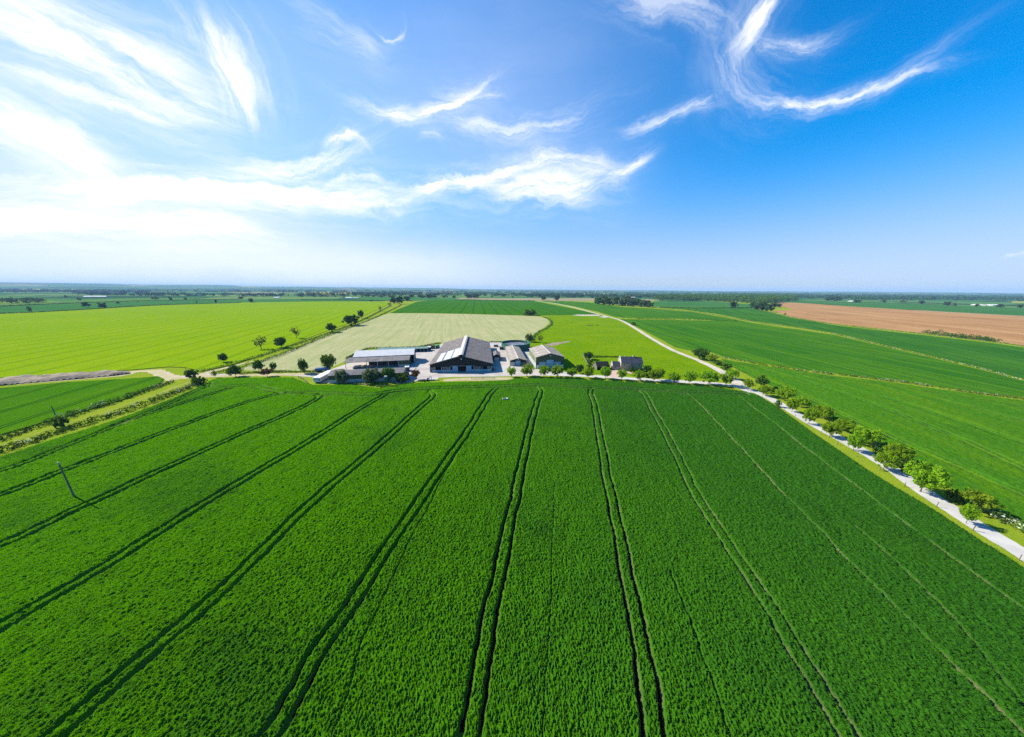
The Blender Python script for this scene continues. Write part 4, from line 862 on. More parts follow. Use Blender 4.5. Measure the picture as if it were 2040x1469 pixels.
# slurry tank
cx, cy = 2.5, 199.5; rad = 10.0
o = empty('slurry_tank', (cx, cy, 0), 0, 'round dark green slurry tank with open top behind the narrow shed', 'tank')
def ring(r0, r1, z0, z1, n=64):
    b = MB(); P4 = [[b.bm.verts.new((r * math.cos(6.28318 * i / n), r * math.sin(6.28318 * i / n), z)) for i in range(n)] for r, z in ((r1, z0), (r1, z1), (r0, z1), (r0, z0))]
    for k in range(4):
        for i in range(n): b.bm.faces.new((P4[k][i], P4[k][(i + 1) % n], P4[(k + 1) % 4][(i + 1) % n], P4[(k + 1) % 4][i]))
    return b
ring(9.85, 10.0, 0, 4.2).build('wall', M['tank_green'], o); ring(9.8, 10.12, 4.2, 4.35).build('rim', M['green_plastic'], o)
b = MB(); b.bm.faces.new([b.bm.verts.new((9.84 * math.cos(6.28318 * i / 48), 9.84 * math.sin(6.28318 * i / 48), 3.0)) for i in range(48)]); b.build('slurry', M['slurry'], o)
for z in (1.1, 2.2, 3.3): ring(9.99, 10.05, z - .04, z + .04).build('hoop', M['steel'], o)
MB().tube((-9.6, -3.4, 0), (-9.6, -3.4, 5.0), .12).build('filling_pipe', M['steel'], o)
gp = G(999, 697)
o = empty('pump_unit', gp, R(6), 'dark pump machine with pipes standing left of the slurry tank', 'machine')
MB().box(-1.2, 1.2, -.8, .8, .4, 1.8).build('body', M['black'], o, .1); MB().tube((-.9, .2, 1.8), (-.9, .2, 2.7), .12).build('exhaust', M['steel'], o)
for sx in (-.8, .8):
    for sy in (-.85, .75): MB().tube((sx, sy, .42), (sx, sy + .12, .42), .4, n=14).build('wheel', M['black'], o)
MB().tube((1.2, .3, .9), (3.3, 1.2, .5), .14).build('hose', M['steel'], o)
gp = G(988, 691)
o = empty('steel_crate', gp, R(6), 'pile of grey steel crates beyond the right side of the big barn', 'crate')
MB().box(-1.6, 1.6, -1, 1, .1, 1.5).build('body', M['old_wood'], o, .04); MB().box(-1.7, 1.7, -1.1, 1.1, 1.5, 1.62).build('lid', M['steel'], o, .03)

# open fronted barn: grey lean-to in front of a white roofed main span
A_ = G(689.3, 736.5)
o = empty('open_barn', A_, R(13.2), 'open fronted barn with bright white back roof and grey lean-to on posts', 'barn')
W = 31.0; d1 = 7.4; z1, z2 = 3.5, 4.45
MB().prism([(0, -.5, z1), (0, d1, z2), (0, d1, z2 + .13), (0, -.5, z1 + .13)], (W + .3, 0, 0), (-.3, 0, 0)).build('lean_to_roof', M['roof_long'], o)
for x in (.1, 10.0, 15.2, 20.4, 25.4): MB().box(x - .11, x + .11, -.11, .11, 0, z1).build('post', M['steel'], o)
MB().box(25.6, W, -.05, .1, 1.2, z1 - .02).build('front_panel', M['clad_green'], o); MB().box(25.6, W, -.08, .12, 0, 1.2).build('front_plinth', M['pale_panel'], o)
MB().prism([(W - .1, 0, 0), (W - .1, d1, 0), (W - .1, d1, z2 - .02), (W - .1, 0, z1 - .02)], (.1, 0, 0)).build('end_wall', M['clad_green'], o)
y0, y1, ze, zr, x0, x1 = d1, 19.4, 4.7, 6.9, 2.2, W + 1.6; ym = (y0 + y1) / 2
MB().prism([(x0 - .3, y0 - .35, ze), (x0 - .3, ym, zr), (x0 - .3, ym, zr + .13), (x0 - .3, y0 - .35, ze + .13)], (x1 - x0 + .6, 0, 0)).build('roof', M['roof_white'], o)
MB().prism([(x0 - .3, y1 + .35, ze), (x0 - .3, ym, zr), (x0 - .3, ym, zr + .13), (x0 - .3, y1 + .35, ze + .13)], (x1 - x0 + .6, 0, 0)).build('roof', M['roof_white'], o)
MB().prism([(x1 - .15, y0, 0), (x1 - .15, y1, 0), (x1 - .15, y1, ze), (x1 - .15, ym, zr - .04), (x1 - .15, y0, ze)], (.15, 0, 0)).build('end_wall', M['clad_green'], o)
MB().box(x1, x1 + .1, y0 + 3.2, y0 + 5.4, .2, 4.9).build('door', M['white'], o, .02); MB().box(x1, x1 + .09, y0 + 7.6, y0 + 9.2, .6, 3.2).build('panel', M['pale_panel'], o, .02)
MB().box(x1 + .02, x1 + .3, y0 - .1, y0 + 2.6, 0, 2.2).build('buttress_wall', M['pale_panel'], o)
MB().box(x0, x1 - .2, y1 - .2, y1 - .05, 0, ze).build('back_wall', M['clad_dark'], o); MB().box(x0 + 7, x0 + 7.15, y0, y1 - .3, 0, ze).build('side_wall', M['clad_dark'], o)
MB().box(9.5, W - .2, d1 + .3, d1 + .45, 0, z2 - .1).build('partition', M['timber'], o)
g_ = lambda lx, ly, A0, a: np.array([A0[0] + rot((lx, ly), a)[0], A0[1] + rot((lx, ly), a)[1], .06])
a13 = R(13.2)
o = empty('covered_stack', g_(4.6, 2.2, A_, a13), a13 + .2, 'low cream sheeted stack under the left end of the open barn', 'stack')
MB().prism([(-1.9, -1.6, 0), (1.9, -1.6, 0), (1.7, -1.5, .7), (-1.7, -1.5, .7)], (0, 3.0, 0)).build('bales', M['timber'], o); MB().prism([(-2.0, -1.7, .7), (2.0, -1.7, .75), (1.7, -1.6, 1.0), (-1.7, -1.6, .95)], (.2, 3.3, 0)).build('sheet', M['cream'], o, .06)
for k, (lx, ly) in enumerate(((7.8, 1.6), (8.6, 3.0))):
    o = empty('straw_bale', g_(lx, ly, A_, a13), a13 + k * .6, ['round straw bale lying nearest the front posts of the open barn', 'round straw bale lying further inside the open barn'][k], 'bale')
    MB().tube((-.7, 0, .62), (.7, 0, .62), .62, n=18).build('bale_body', M['straw'], o); MB().tube((-.2, 0, .62), (.2, 0, .62), .635, n=18).build('netting', M['cream'], o)
# long low shed
A_ = G(656, 764.5)
o = empty('long_shed', A_, R(10.6), 'long low grey roofed shed with dark green and pale front behind trees', 'shed')
W, D, he, hr = 31.0, 8.6, 3.55, 4.6
f = MB().prism([(0, 0, 1.55), (0, 0, he), (W, 0, he), (W, 0, 1.55)], (0, .12, 0)).build('front_wall', M['clad_green'], o)
MB().box(0, W, -.03, .13, 0, 1.55).build('plinth', M['pale_panel'], o)
for xx in (0, W - .12): MB().prism([(xx, .13, 0), (xx, D, 0), (xx, D, he), (xx, D / 2, hr), (xx, .13, he)], (.12, 0, 0)).build('end_wall', M['old_wood'], o)
MB().box(.13, W - .13, D - .12, D, 0, he).build('back_wall', M['clad_green'], o)
for sg in (0, 1):
    ye = -.45 if sg == 0 else D + .45; zz = he - (hr - he) / (D / 2) * .45
    MB().prism([(-.3, ye, zz + .02), (-.3, D / 2, hr + .02), (-.3, D / 2, hr + .15), (-.3, ye, zz + .15)], (W + .6, 0, 0)).build('roof', M['roof_long'], o)
for x in (5, 11, 17, 23, 28): MB().box(x - .08, x + .08, -.1, -.03, 0, 1.6).build('post', M['navy'], o)
# static caravan
A_ = G(625, 764)
o = empty('mobile_home', A_, R(4), 'long white mobile home with window strip parked left of the long shed', 'caravan')
W, L = 2.9, 11.5
MB().box(0, W, 0, L, .55, 2.45).build('body', M['white'], o, .08); MB().prism([(-.08, -.1, 2.45), (W + .08, -.1, 2.45), (W + .08, -.1, 2.52), (W / 2, -.1, 2.68), (-.08, -.1, 2.52)], (0, L + .2, 0)).build('roof', M['white'], o)
MB().box(.25, W - .7, -.04, 0, 1.25, 2.1).build('window', M['pale_panel'], o); MB().box(W - .55, W - .15, -.04, 0, .95, 2.1).build('window', M['glass'], o)
for k in range(5): MB().box(W, W + .03, .7 + k * 2.1, 2.1 + k * 2.1, 1.35, 2.05).build('window', M['cream'], o)
MB().box(W, W + .05, .2, L - .2, .6, 1.15).build('skirt', M['ridge'], o)
for y in (4.6, 5.6):
    for x in (-.02, W - .16): MB().tube((x, y, .36), (x + .18, y, .36), .36, n=14).build('wheel', M['black'], o)
MB().box(W / 2 - .08, W / 2 + .08, -1.2, 0, .45, .58).build('tow_bar', M['black'], o); MB().box(.4, W - .4, .1, L - .1, .4, .56).build('chassis', M['black'], o)
# sheds and containers along the back of the yard
A_ = G(752, 704)
o = empty('calf_shed', A_, R(12), 'low green roofed shed behind the white roof, left of its open neighbour', 'shed')
def lean(o, W, D, zf, zb, roof, wall, openf=0):
    MB().prism([(-.2, -.3, zf), (-.2, D + .2, zb), (-.2, D + .2, zb + .1), (-.2, -.3, zf + .1)], (W + .4, 0, 0)).build('roof', M[roof], o)
    MB().box(0, W, D - .12, D, 0, zb - .03).build('back_wall', M[wall], o)
    for x in (0, W - .1): MB().prism([(x, 0, 0), (x, D - .12, 0), (x, D - .12, zb - .04), (x, 0, zf - .02)], (.1, 0, 0)).build('end_wall', M[wall], o)
    if not openf: MB().box(.1, W - .1, 0, .1, 0, zf - .02).build('front_wall', M[wall], o)
    else:
        for i in range(openf + 1): MB().box(.1 + (W - .3) * i / openf, .3 + (W - .3) * i / openf, -.05, .1, 0, zf - .02).build('post', M['steel'], o)
        MB().box(.1, W - .1, D - .2, D - .13, 0, zb - .1).build('shade_sheet', M['shade'], o)  # near-black sheet painted as the shade inside the open shed
lean(o, 10.6, 3.2, 2.25, 2.75, 'roof_green', 'clad_green')
o = empty('calf_shed', G(786.5, 703.2), R(12), 'low green roofed open shed with front posts behind the yard', 'shed')
lean(o, 20.6, 3.4, 2.2, 2.7, 'roof_green', 'clad_green', 9)
def container(px, W, D, h, body, top, label, name='storage_box', cat='container', a=12):
    o = empty(name, G(*px), R(a), label, cat); b = MB().box(0, W, 0, D, .12, h).build('body', M[body], o, .03)
    MB().box(-.03, W + .03, -.03, D + .03, h, h + .08).build('roof', M[top], o); MB().box(.1, W * .48, -.05, 0, .2, h - .1).build('door', M[body], o, .015); MB().box(W * .52, W - .1, -.05, 0, .2, h - .1).build('door', M[body], o, .015)
    return o
container((848, 699), 3.4, 2.6, 2.3, 'tank_green', 'white', 'small container with a white top at the right end of the green sheds')
container((853.5, 695.5), 4.4, 2.6, 2.3, 'rust', 'rust', 'rusty brown container beside the white topped one')
o = empty('feed_silo', G(872, 693.5), 0, 'round bright green plastic tank beside the big barn', 'tank')
MB().tube((0, 0, 0), (0, 0, 2.0), 1.45, 1.45, 24).build('body', M['green_plastic'], o, .08); MB().tube((0, 0, 2.0), (0, 0, 2.35), 1.4, .4, 24).build('lid', M['green_plastic'], o)
# blue trailer, blue tanker, bale, timber frame machine
def trailer(px, W, D, h, a, label, mat, load=None):
    o = empty('farm_trailer', G(*px), R(a), label, 'trailer')
    MB().box(0, W, 0, D, .75, h).build('body', M[mat], o, .04); MB().box(.1, W - .1, .3, D - .3, .55, .75).build('chassis', M['black'], o)
    for x in (W * .22, W * .34, W * .78):
        for y in (-.02, D - .23): MB().tube((x, y, .45), (x, y + .25, .45), .45, n=16).build('wheel', M['black'], o)
    MB().box(-1.4, 0, D / 2 - .07, D / 2 + .07, .55, .7).build('tow_bar', M['black'], o)
    return o
trailer((628, 743), 5.8, 2.3, 2.0, 26, 'long blue trailer parked below the conical tree by the track', 'blue')
o = trailer((806, 741), 2.3, 3.0, 2.0, 14, 'dark blue trailer parked behind the right end of the long shed', 'navy')
for k in range(3): MB().box(.15 + k * .75, .7 + k * .75, .2, 2.7, 2.0, 2.35).build('sack', M['white'], o, .08)
o = empty('round_bale', G(812, 747.5), R(40), 'dark round bale standing by the yard behind the rounded bush', 'bale')
MB().tube((-.65, 0, .72), (.65, 0, .72), .72, n=20).build('bale_body', M['timber'], o, .05); MB().tube((-.2, 0, .72), (.2, 0, .72), .735, n=20).build('wrap', M['black'], o)
o = empty('farm_machine', G(849, 759), R(4), 'low pale machine with roll frame and dark wheels on the grass before the yard', 'machine')
MB().box(0, 3.0, 0, 1.4, .35, .6).build('deck', M['white'], o, .03)
fr = MB()
for x in (1.3, 2.2): fr.tube((x, .3, .6), (x, .3, 1.7), .07); fr.tube((x, 1.1, .6), (x, 1.1, 1.7), .07)
fr.tube((1.3, .3, 1.7), (2.2, .3, 1.7), .07); fr.tube((1.3, 1.1, 1.7), (2.2, 1.1, 1.7), .07); fr.build('roll_frame', M['steel'], o)
MB().box(.3, 1.1, .3, 1.1, .6, 1.0).build('engine', M['black'], o, .05)
for x in (.5, 2.2):
    for y in (-.2, 1.4): MB().tube((x, y, .38), (x, y + .2, .38), .38, n=16).build('wheel', M['black'], o)
MB().box(3.1, 5.4, .3, 1.1, .2, .5).build('mower_bed', M['ridge'], o, .04)
# pole mounted transformer
o = empty('transformer_pole', G(770.5, 769.5), R(5), 'twin wooden poles carrying a grey transformer box before the shed trees', 'pole')
for x in (-.75, .75): MB().tube((x, 0, 0), (x, 0, 4.6), .11, .09).build('pole', M['old_wood'], o)
MB().box(-1.0, 1.0, -.12, .12, 3.9, 4.05).build('cross_arm', M['timber'], o); MB().box(-.62, .62, -.5, .3, 2.2, 3.85).build('transformer', M['tank_green'], o, .05)
MB().box(-.5, .5, -.35, .25, 4.05, 4.5).build('cover', M['white'], o, .05)
for x in (-.3, 0, .3): MB().tube((x, 0, 4.5), (x, 0, 4.75), .05).build('insulator', M['pale_panel'], o)

# ------------------------------------------------------------------ house and garden
A_ = G(1236, 738.3); a = R(-7)
o = empty('farmhouse', A_, a, 'stone two storey farmhouse with dark slate roof and chimney', 'house')
W, D, he, hr = 10.6, 6.6, 4.15, 6.6
MB().prism([(0, .001, 0), (0, D, 0), (0, D, he), (0, D / 2, hr), (0, .001, he)], (.25, 0, 0)).build('gable_wall', M['stone'], o)
MB().prism([(W - .25, .001, 0), (W - .25, D, 0), (W - .25, D, he), (W - .25, D / 2, hr), (W - .25, .001, he)], (.25, 0, 0)).build('gable_wall', M['stone'], o)
MB().box(.25, W - .25, 0, .25, 0, he).build('front_wall', M['stone'], o); MB().box(.25, W - .25, D - .25, D, 0, he).build('back_wall', M['stone'], o)
for sg in (0, 1):
    ye = -.3 if sg == 0 else D + .3; zz = he - (hr - he) / (D / 2) * .3
    rf = MB().prism([(-.02, ye, zz + .03), (-.02, D / 2, hr + .03), (-.02, D / 2, hr + .15), (-.02, ye, zz + .15)], (W + .2, 0, 0)).build('roof', M['slate'], o)
MB().prism([(-.22, -.3, he - .2), (-.22, D / 2, hr + .08), (-.22, D + .3, he - .2), (-.22, D + .3, he + .02), (-.22, D / 2, hr + .3), (-.22, -.3, he + .02)], (.2, 0, 0)).build('verge_board', M['white'], o)
ch = MB().box(6.3, 7.1, D / 2 - .4, D / 2 + .4, hr - .3, hr + .95).build('chimney', M['stone'], o); MB().tube((6.55, D / 2, hr + .95), (6.55, D / 2, hr + 1.25), .12).build('chimney_pot', M['rust'], ch); MB().tube((6.88, D / 2, hr + .95), (6.88, D / 2, hr + 1.25), .12).build('chimney_pot', M['rust'], ch)
def window(o, x, z, n=3, w=.42, h=.8):
    f = MB().box(x - n * w / 2 - .07, x + n * w / 2 + .07, -.06, -.005, z - .07, z + h + .07).build('window', M['frame'], o)
    for i in range(n): MB().box(x - n * w / 2 + i * w + .04, x - n * w / 2 + (i + 1) * w - .04, -.075, -.061, z, z + h).build('pane', M['glass'], f)
for x, z, n in ((1.7, 2.75, 2), (5.25, 2.8, 2), (8.9, 2.75, 3), (1.6, .7, 3), (8.8, .7, 3)): window(o, x, z, n)
pz = MB().prism([(4.1, -1.2, 1.9), (6.3, -1.2, 1.9), (5.2, -1.2, 2.9)], (0, 1.19, 0)).build('porch', M['timber'], o)
MB().box(4.85, 5.55, -.05, -.005, 0, 1.9).build('door', M['timber'], o)
for x in (4.2, 6.2): MB().box(x - .08, x + .08, -1.15, -1.0, 0, 1.9).build('porch_post', M['timber'], o)
MB().tube((.02, D / 2 + .2, hr + .1), (.02, D / 2 + .2, hr + .6), .04).build('roof_vent', M['white'], o); MB().box(2.2, 2.5, D / 2 - .1, D / 2 + .1, hr + .15, hr + .55).build('vent_pipe', M['white'], o)
a2 = R(-6); o = empty('house_annexe', G(1220, 737.2), a2, 'small slate roofed annexe joined to the left end of the farmhouse', 'house')
W, D, he, hr = 3.7, 4.6, 2.1, 4.0
MB().prism([(0, 0, 0), (0, D, 0), (0, D, he), (0, D / 2, hr), (0, 0, he)], (.2, 0, 0)).build('gable_wall', M['stone'], o); MB().box(.2, W, 0, .2, 0, he).build('front_wall', M['stone'], o); MB().box(.2, W, D - .2, D, 0, he).build('back_wall', M['stone'], o)
for sg in (0, 1):
    ye = -.25 if sg == 0 else D + .25; zz = he - (hr - he) / (D / 2) * .25
    MB().prism([(-.02, ye, zz + .03), (-.02, D / 2, hr + .03), (-.02, D / 2, hr + .13), (-.02, ye, zz + .13)], (W, 0, 0)).build('roof', M['slate'], o)
MB().prism([(-.2, -.25, he - .15), (-.2, D / 2, hr + .05), (-.2, D + .25, he - .15), (-.2, D + .25, he + .02), (-.2, D / 2, hr + .25), (-.2, -.25, he + .02)], (.18, 0, 0)).build('verge_board', M['white'], o)
window(o, 1.3, .9, 3, .36, .75)
a3 = R(6); o = empty('garage', G(1189, 738), a3, 'dark roofed open fronted timber garage left of the pink driveway', 'garage')
W, D, he, hr = 6.6, 5.4, 1.9, 3.9
for xx in (0, W - .15): MB().prism([(xx, 0, 0), (xx, D, 0), (xx, D, he), (xx, D / 2, hr), (xx, 0, he)], (.15, 0, 0)).build('gable_wall', M['old_wood'], o)
MB().box(.15, W - .15, D - .15, D, 0, he).build('back_wall', M['old_wood'], o)
for x in (2.2, 4.4): MB().box(x - .1, x + .1, 0, .2, 0, he).build('post', M['timber'], o)
for sg in (0, 1):
    ye = -.3 if sg == 0 else D + .3; zz = he - (hr - he) / (D / 2) * .3
    MB().prism([(-.15, ye, zz + .03), (-.15, D / 2, hr + .03), (-.15, D / 2, hr + .15), (-.15, ye, zz + .15)], (W + .3, 0, 0)).build('roof', M['clad_dark'], o)
def fence(pts, label, h=1.1, mat='old_wood', solid=True, sp=2.4, name='fence'):
    c = [G(*p) for p in pts]; o = empty(name, c[0], 0, label, 'fence'); b0 = c[0]
    rl = MB(); n = 0
    for p, q in zip(c[:-1], c[1:]):
        d = q - p; Ln = np.linalg.norm(d); u = d / Ln; nv = np.array([-u[1], u[0], 0]) * .03
        p_, q_ = p - b0, q - b0
        for z0, z1 in (((.1, h - .1),) if solid else ((.35, .47), (.65, .77), (.95, 1.07))):
            rl.prism([tuple(p_ + nv + [0, 0, z0]), tuple(p_ - nv + [0, 0, z0]), tuple(p_ - nv + [0, 0, z1]), tuple(p_ + nv + [0, 0, z1])], tuple(d))
        k = max(1, int(Ln / sp))
        for i in range(k + 1):
            e = p_ + d * i / k; MB().box(e[0] - .06, e[0] + .06, e[1] - .06, e[1] + .06, 0, h).build('post', M[mat], o)
    rl.build('panel' if solid else 'rail', M[mat], o); return o
fence([(1160, 709), (1168, 721), (1174, 734)], 'wooden garden fence running from the corner tree to the lane', 1.3)
fence([(939, 756), (962, 755.6), (985, 755.2)], 'pale rail gate and posts beside the bare ground before the big barn', 1.1, 'cream', False, 3.2, 'gate_fence')
fence([(595, 753), (606, 758), (614, 767)], 'short dark fence at the field corner left of the mobile home', 1.0, 'old_wood', False)
ds = empty('garden_statue', G(1177, 719), 0, 'pale rounded garden ornament under the corner tree', 'ornament'); MB().box(-.35, .35, -.35, .35, 0, .5).build('plinth', M['pale_panel'], ds, .04); MB().tube((0, 0, .5), (0, 0, 1.3), .5, .25, 16).build('urn', M['white'], ds)
# poles
def pole(px, h, label, arm=True):
    o = empty('utility_pole', G(*px), R(-25), label, 'pole'); MB().tube((0, 0, -.2), (0, 0, h), .15, .10, 12).build('shaft', M['old_wood'], o)
    if arm:
        MB().box(-.75, .1, -.06, .06, h - .32, h - .2).build('cross_arm', M['white'], o, .01)
        for x in (-.68, -.4): MB().tube((x, 0, h - .2), (x, 0, h + .05), .05).build('insulator', M['white'], o)
    return o
pole((150, 994), 8.0, 'tall wooden pole with a pale arm standing alone in the wheat')
pole((112, 831), 3.9, 'short dark pole rising from the double hedge', False)
pole((373, 744.5), 3.0, 'thin dark post at the track crossing by the bushy tree', False)
# concrete cap in the crop
o = empty('concrete_trough', G(1006.5, 798.5), R(10), 'grey white concrete trough lying alone in the wheat', 'trough')
b = MB(); b.box(-1.0, 1.0, -.5, -.38, .0, .95); b.box(-1.0, 1.0, .38, .5, 0, .95); b.box(-1.0, -.88, -.38, .38, 0, .95); b.box(.88, 1.0, -.38, .38, 0, .95); b.build('basin', M['pale_panel'], o, .02)
MB().box(-.86, .86, -.37, .37, .1, .8).build('water', M['glass'], o); MB().box(.5, .88, -.37, .37, .85, .99).build('cover', M['white'], o, .02)
sheet('bare_ground', [(997, 799), (1002, 794), (1010, 794.5), (1015, 799), (1010, 803), (1001, 803)], M['dirt'], .06, smooth=3)
# lane fence posts
PG = 'fence posts along the lane verge'
pm = MB().box(-.045, .045, -.045, .045, 0, 1.1); bmesh.ops.recalc_face_normals(pm.bm, faces=pm.bm.faces); pme = bpy.data.meshes.new('fence_post'); pm.bm.to_mesh(pme); pm.bm.free(); pme.materials.append(M['old_wood'])
lp = np.array([G(p[0], p[1])[:2] for p in smooth_px([(1495, 783), (1537, 803), (1585, 833), (1640, 869), (1700, 906), (1760, 943), (1822, 984), (1870, 1013), (1925, 1049), (1958, 1071), (1995, 1094), (2060, 1137)], 6)])
Lc = np.r_[0, np.cumsum(np.linalg.norm(np.diff(lp, axis=0), axis=1))]
for s in np.arange(0, Lc[-1], 6.0):
    q = link('fence_post', pme); q.location = (np.interp(s, Lc, lp[:, 0]), np.interp(s, Lc, lp[:, 1]), .02); q.rotation_euler = (RND.uniform(-.05, .05), RND.uniform(-.05, .05), RND.uniform(0, 1))
    tag(q, 'thin pale fence post standing on the grass verge between wheat and lane', 'post', PG)
# muck heap
hp = np.array([G(p[0], p[1])[:2] for p in [(0, 768), (0, 756.5), (60, 752), (140, 747), (225, 741.8), (262, 741), (264, 745), (225, 750), (140, 757.5), (60, 764)]])
hp[0] = G(-60, 775)[:2]; hp[1] = G(-60, 761)[:2]
gx, gy = np.meshgrid(np.arange(hp[:, 0].min(), hp[:, 0].max(), .8), np.arange(hp[:, 1].min(), hp[:, 1].max(), .8), indexing='ij')
ins = inside(gx, gy, hp); dd = seg_dist(gx.ravel(), gy.ravel(), np.vstack([hp, hp[:1]])).reshape(gx.shape)
hz = np.where(ins, np.minimum(dd * .5, 1.1) * (.4 + 1.3 * vnoise(gx * .35, gy * .35, 21)) + .25 * vnoise(gx * 1.1, gy * 1.1, 22), 0) + .03
idx = np.arange(gx.size).reshape(gx.shape); q = np.stack([idx[:-1, :-1], idx[1:, :-1], idx[1:, 1:], idx[:-1, 1:]], -1).reshape(-1, 4); q = q[ins.ravel()[q].all(1)]
used = np.unique(q); rm = np.full(gx.size, -1); rm[used] = np.arange(len(used))
o = link('muck_heap', np_mesh('muck_heap', np.c_[gx.ravel(), gy.ravel(), hz.ravel()][used], rm[q]), None, M['muck']); tag(o, 'long brown muck heap lying between the barley and the left wheat', 'heap')
# cattle far off in the pasture
def cow(px, a, mat, label):
    o = empty('cow', G(*px), R(a), label, 'cow', 'cattle in the pasture')
    bm = bmesh.new(); sk = bm.verts.layers.skin.verify()
    pts = [((0, 0, 1.0), .36), ((.55, 0, 1.02), .34), ((-.6, 0, 1.02), .33), ((.95, 0, 1.2), .2), ((1.3, 0, 1.15), .14), ((.5, .18, .5), .10), ((.5, .18, .0), .07), ((.5, -.18, .5), .10), ((.5, -.18, .0), .07), ((-.6, .18, .55), .12), ((-.65, .18, 0), .07), ((-.6, -.18, .55), .12), ((-.65, -.18, 0), .07)]
    vs = [bm.verts.new(p) for p, r in pts]
    for v, (p, r) in zip(vs, pts): v[sk].radius = (r, r)
    vs[0][sk].use_root = True
    for i, j in ((0, 1), (0, 2), (1, 3), (3, 4), (1, 5), (5, 6), (1, 7), (7, 8), (2, 9), (9, 10), (2, 11), (11, 12)): bm.edges.new((vs[i], vs[j]))
    me = bpy.data.meshes.new('body'); bm.to_mesh(me); bm.free(); b = link('body', me, o, M[mat]); b.modifiers.new('skin', 'SKIN'); b.modifiers.new('sub', 'SUBSURF').levels = 1
for i, (x, y, a) in enumerate([(1171, 650.5, 20), (1175.5, 650, 160), (1179, 648.8, 70), (1190, 649.3, 10)]):
    cow((x, y), a, ['rust', 'rust', 'black', 'black'][i], ['brown cow left in the small herd on the pasture', 'brown cow lying close to the black one on the pasture', 'black cow in the middle of the small herd', 'black cow standing apart on the right of the herd'][i])

# ------------------------------------------------------------------ woods and distant country
def wood(name, n, region, hrange, wrange, mats, label, cat='wood', size=.8, seed=1, clumps=16, per=14, kind='stuff'):
    rg = np.random.default_rng(seed); pol = gpoly(region); lo, hi = pol.min(0), pol.max(0); pts = []
    rp = np.array(region, float); l2, h2 = rp.min(0), rp.max(0)
    while len(pts) < n:
        c = rg.uniform(l2, h2, (n * 4, 2)); c = c[inside(c[:, 0], c[:, 1], rp)]; pts.extend([G(*q_)[:2] for q_ in c])
    pts = np.array(pts[:n]); Q = []
    for i, p in enumerate(pts):
        h = rg.uniform(*hrange); w_ = rg.uniform(*wrange)
        q = crown_quads(seed * 1000 + i, w_ / 2, w_ / 2, h * .48, h * .5, clumps, per, size * rg.uniform(.8, 1.2), lump=.5); Q.append(q + np.array([p[0], p[1], 0]))
    o = link(name, quads_mesh(name, np.concatenate(Q)), None, M[mats]); return tag(o, label, cat, kind=kind)
# copse of separate trees
rg = np.random.default_rng(77); CP = []
for i in range(34):
    x = 1187 + 108 * (i % 17) / 16 + rg.uniform(-3, 3); rowy = 603.8 + 7.2 * ((x - 1187) / 108) if i < 17 else 606.5 + 6.2 * ((x - 1187) / 108)
    if i < 17 and x > 1290: continue
    yb = rowy + rg.uniform(-.4, .4); wp = rg.uniform(10, 16)
    plant(['far', 'farlight', 'far'][i % 3], x, yb, wp, yb - rg.uniform(11, 14.5) - 3 * math.sin(max(0, min(1, (x - 1187) / 108)) * 3.14), 'tree of the dark oval copse standing beside the track', group='trees of the copse', parts=False)
wood('woodland', 950, [(1300, 599), (1300, 597), (1335, 594), (1420, 589), (1560, 588), (1590, 592), (1588, 599.5), (1560, 602), (1535, 606), (1515, 607), (1480, 604), (1400, 600)], (17, 25), (18, 30), 'leaf_wood', 'big green wood beside the ploughed field', seed=3, size=1.1)
for i, (x, yb, wp, yt) in enumerate([(1508, 617, 18, 604), (1520, 619.5, 20, 603), (1531, 622, 18, 607), (1518, 614, 24, 600), (1540, 613, 14, 603), (1550, 612, 14, 605), (1500, 612, 16, 603)]):
    plant('far', x, yb, wp, yt, 'tree of the clump at the left tip of the ploughed field', group='trees at the tip of the ploughed field', parts=False)
wood('woodland', 60, [(0, 606.5), (-140, 611), (-140, 604), (0, 599), (60, 598), (100, 603.5), (60, 605)], (9, 13), (10, 18), 'leaf_dark', 'dark wood on the left beyond the far green field', seed=5, size=.9)
rg = np.random.default_rng(12)
LONE = [(61, 622.5, 11, 610), (173, 612.5, 18, 602), (205, 614, 20, 602), (235, 605.5, 9, 602), (-10, 624, 12, 616), (431, 604, 6, 596), (392, 604, 4, 600), (500, 603, 11, 593.5), (340, 599.5, 8, 591), (370, 598, 8, 593), (310, 597, 18, 591), (480, 595.5, 12, 591), (275, 602, 4, 600), (132, 594, 7, 588.5), (158, 599, 10, 593),
        (935, 594.5, 13, 586), (948, 594, 15, 585), (980, 592.5, 4, 589), (1003, 591, 9, 586), (1021, 593.5, 5, 590.5), (905, 594.3, 8, 588), (1075, 593, 9, 585), (1139, 593, 6, 589), (1250, 597.5, 12, 588), (1273, 594, 9, 587), (1180, 594, 7, 589.5), (732, 590.5, 8, 585.5), (745, 592, 10, 588), (760, 592.5, 16, 587.5), (778, 593, 14, 588), (860, 594, 26, 586.5), (885, 593, 14, 588),
        (820, 594, 12, 587), (838, 594, 16, 586.5), (1650, 599.5, 20, 591), (1668, 599.8, 18, 590), (1708, 603, 20, 597), (1885, 609, 16, 600), (1900, 610.5, 12, 603), (1945, 611, 10, 605.5), (1990, 613.5, 18, 606), (2030, 614, 14, 605.5), (1350, 599.8, 3, 597.5), (1760, 603.5, 12, 596), (1800, 604, 16, 597), (1835, 605.5, 14, 598.5)]
for x, yb, wp, yt in LONE:
    plant(['far', 'farlight', 'far'][int(rg.integers(3))], x, yb, wp, yt, 'small dark tree scattered in the fields far beyond the farm', group='scattered trees of the distant fields', parts=False)
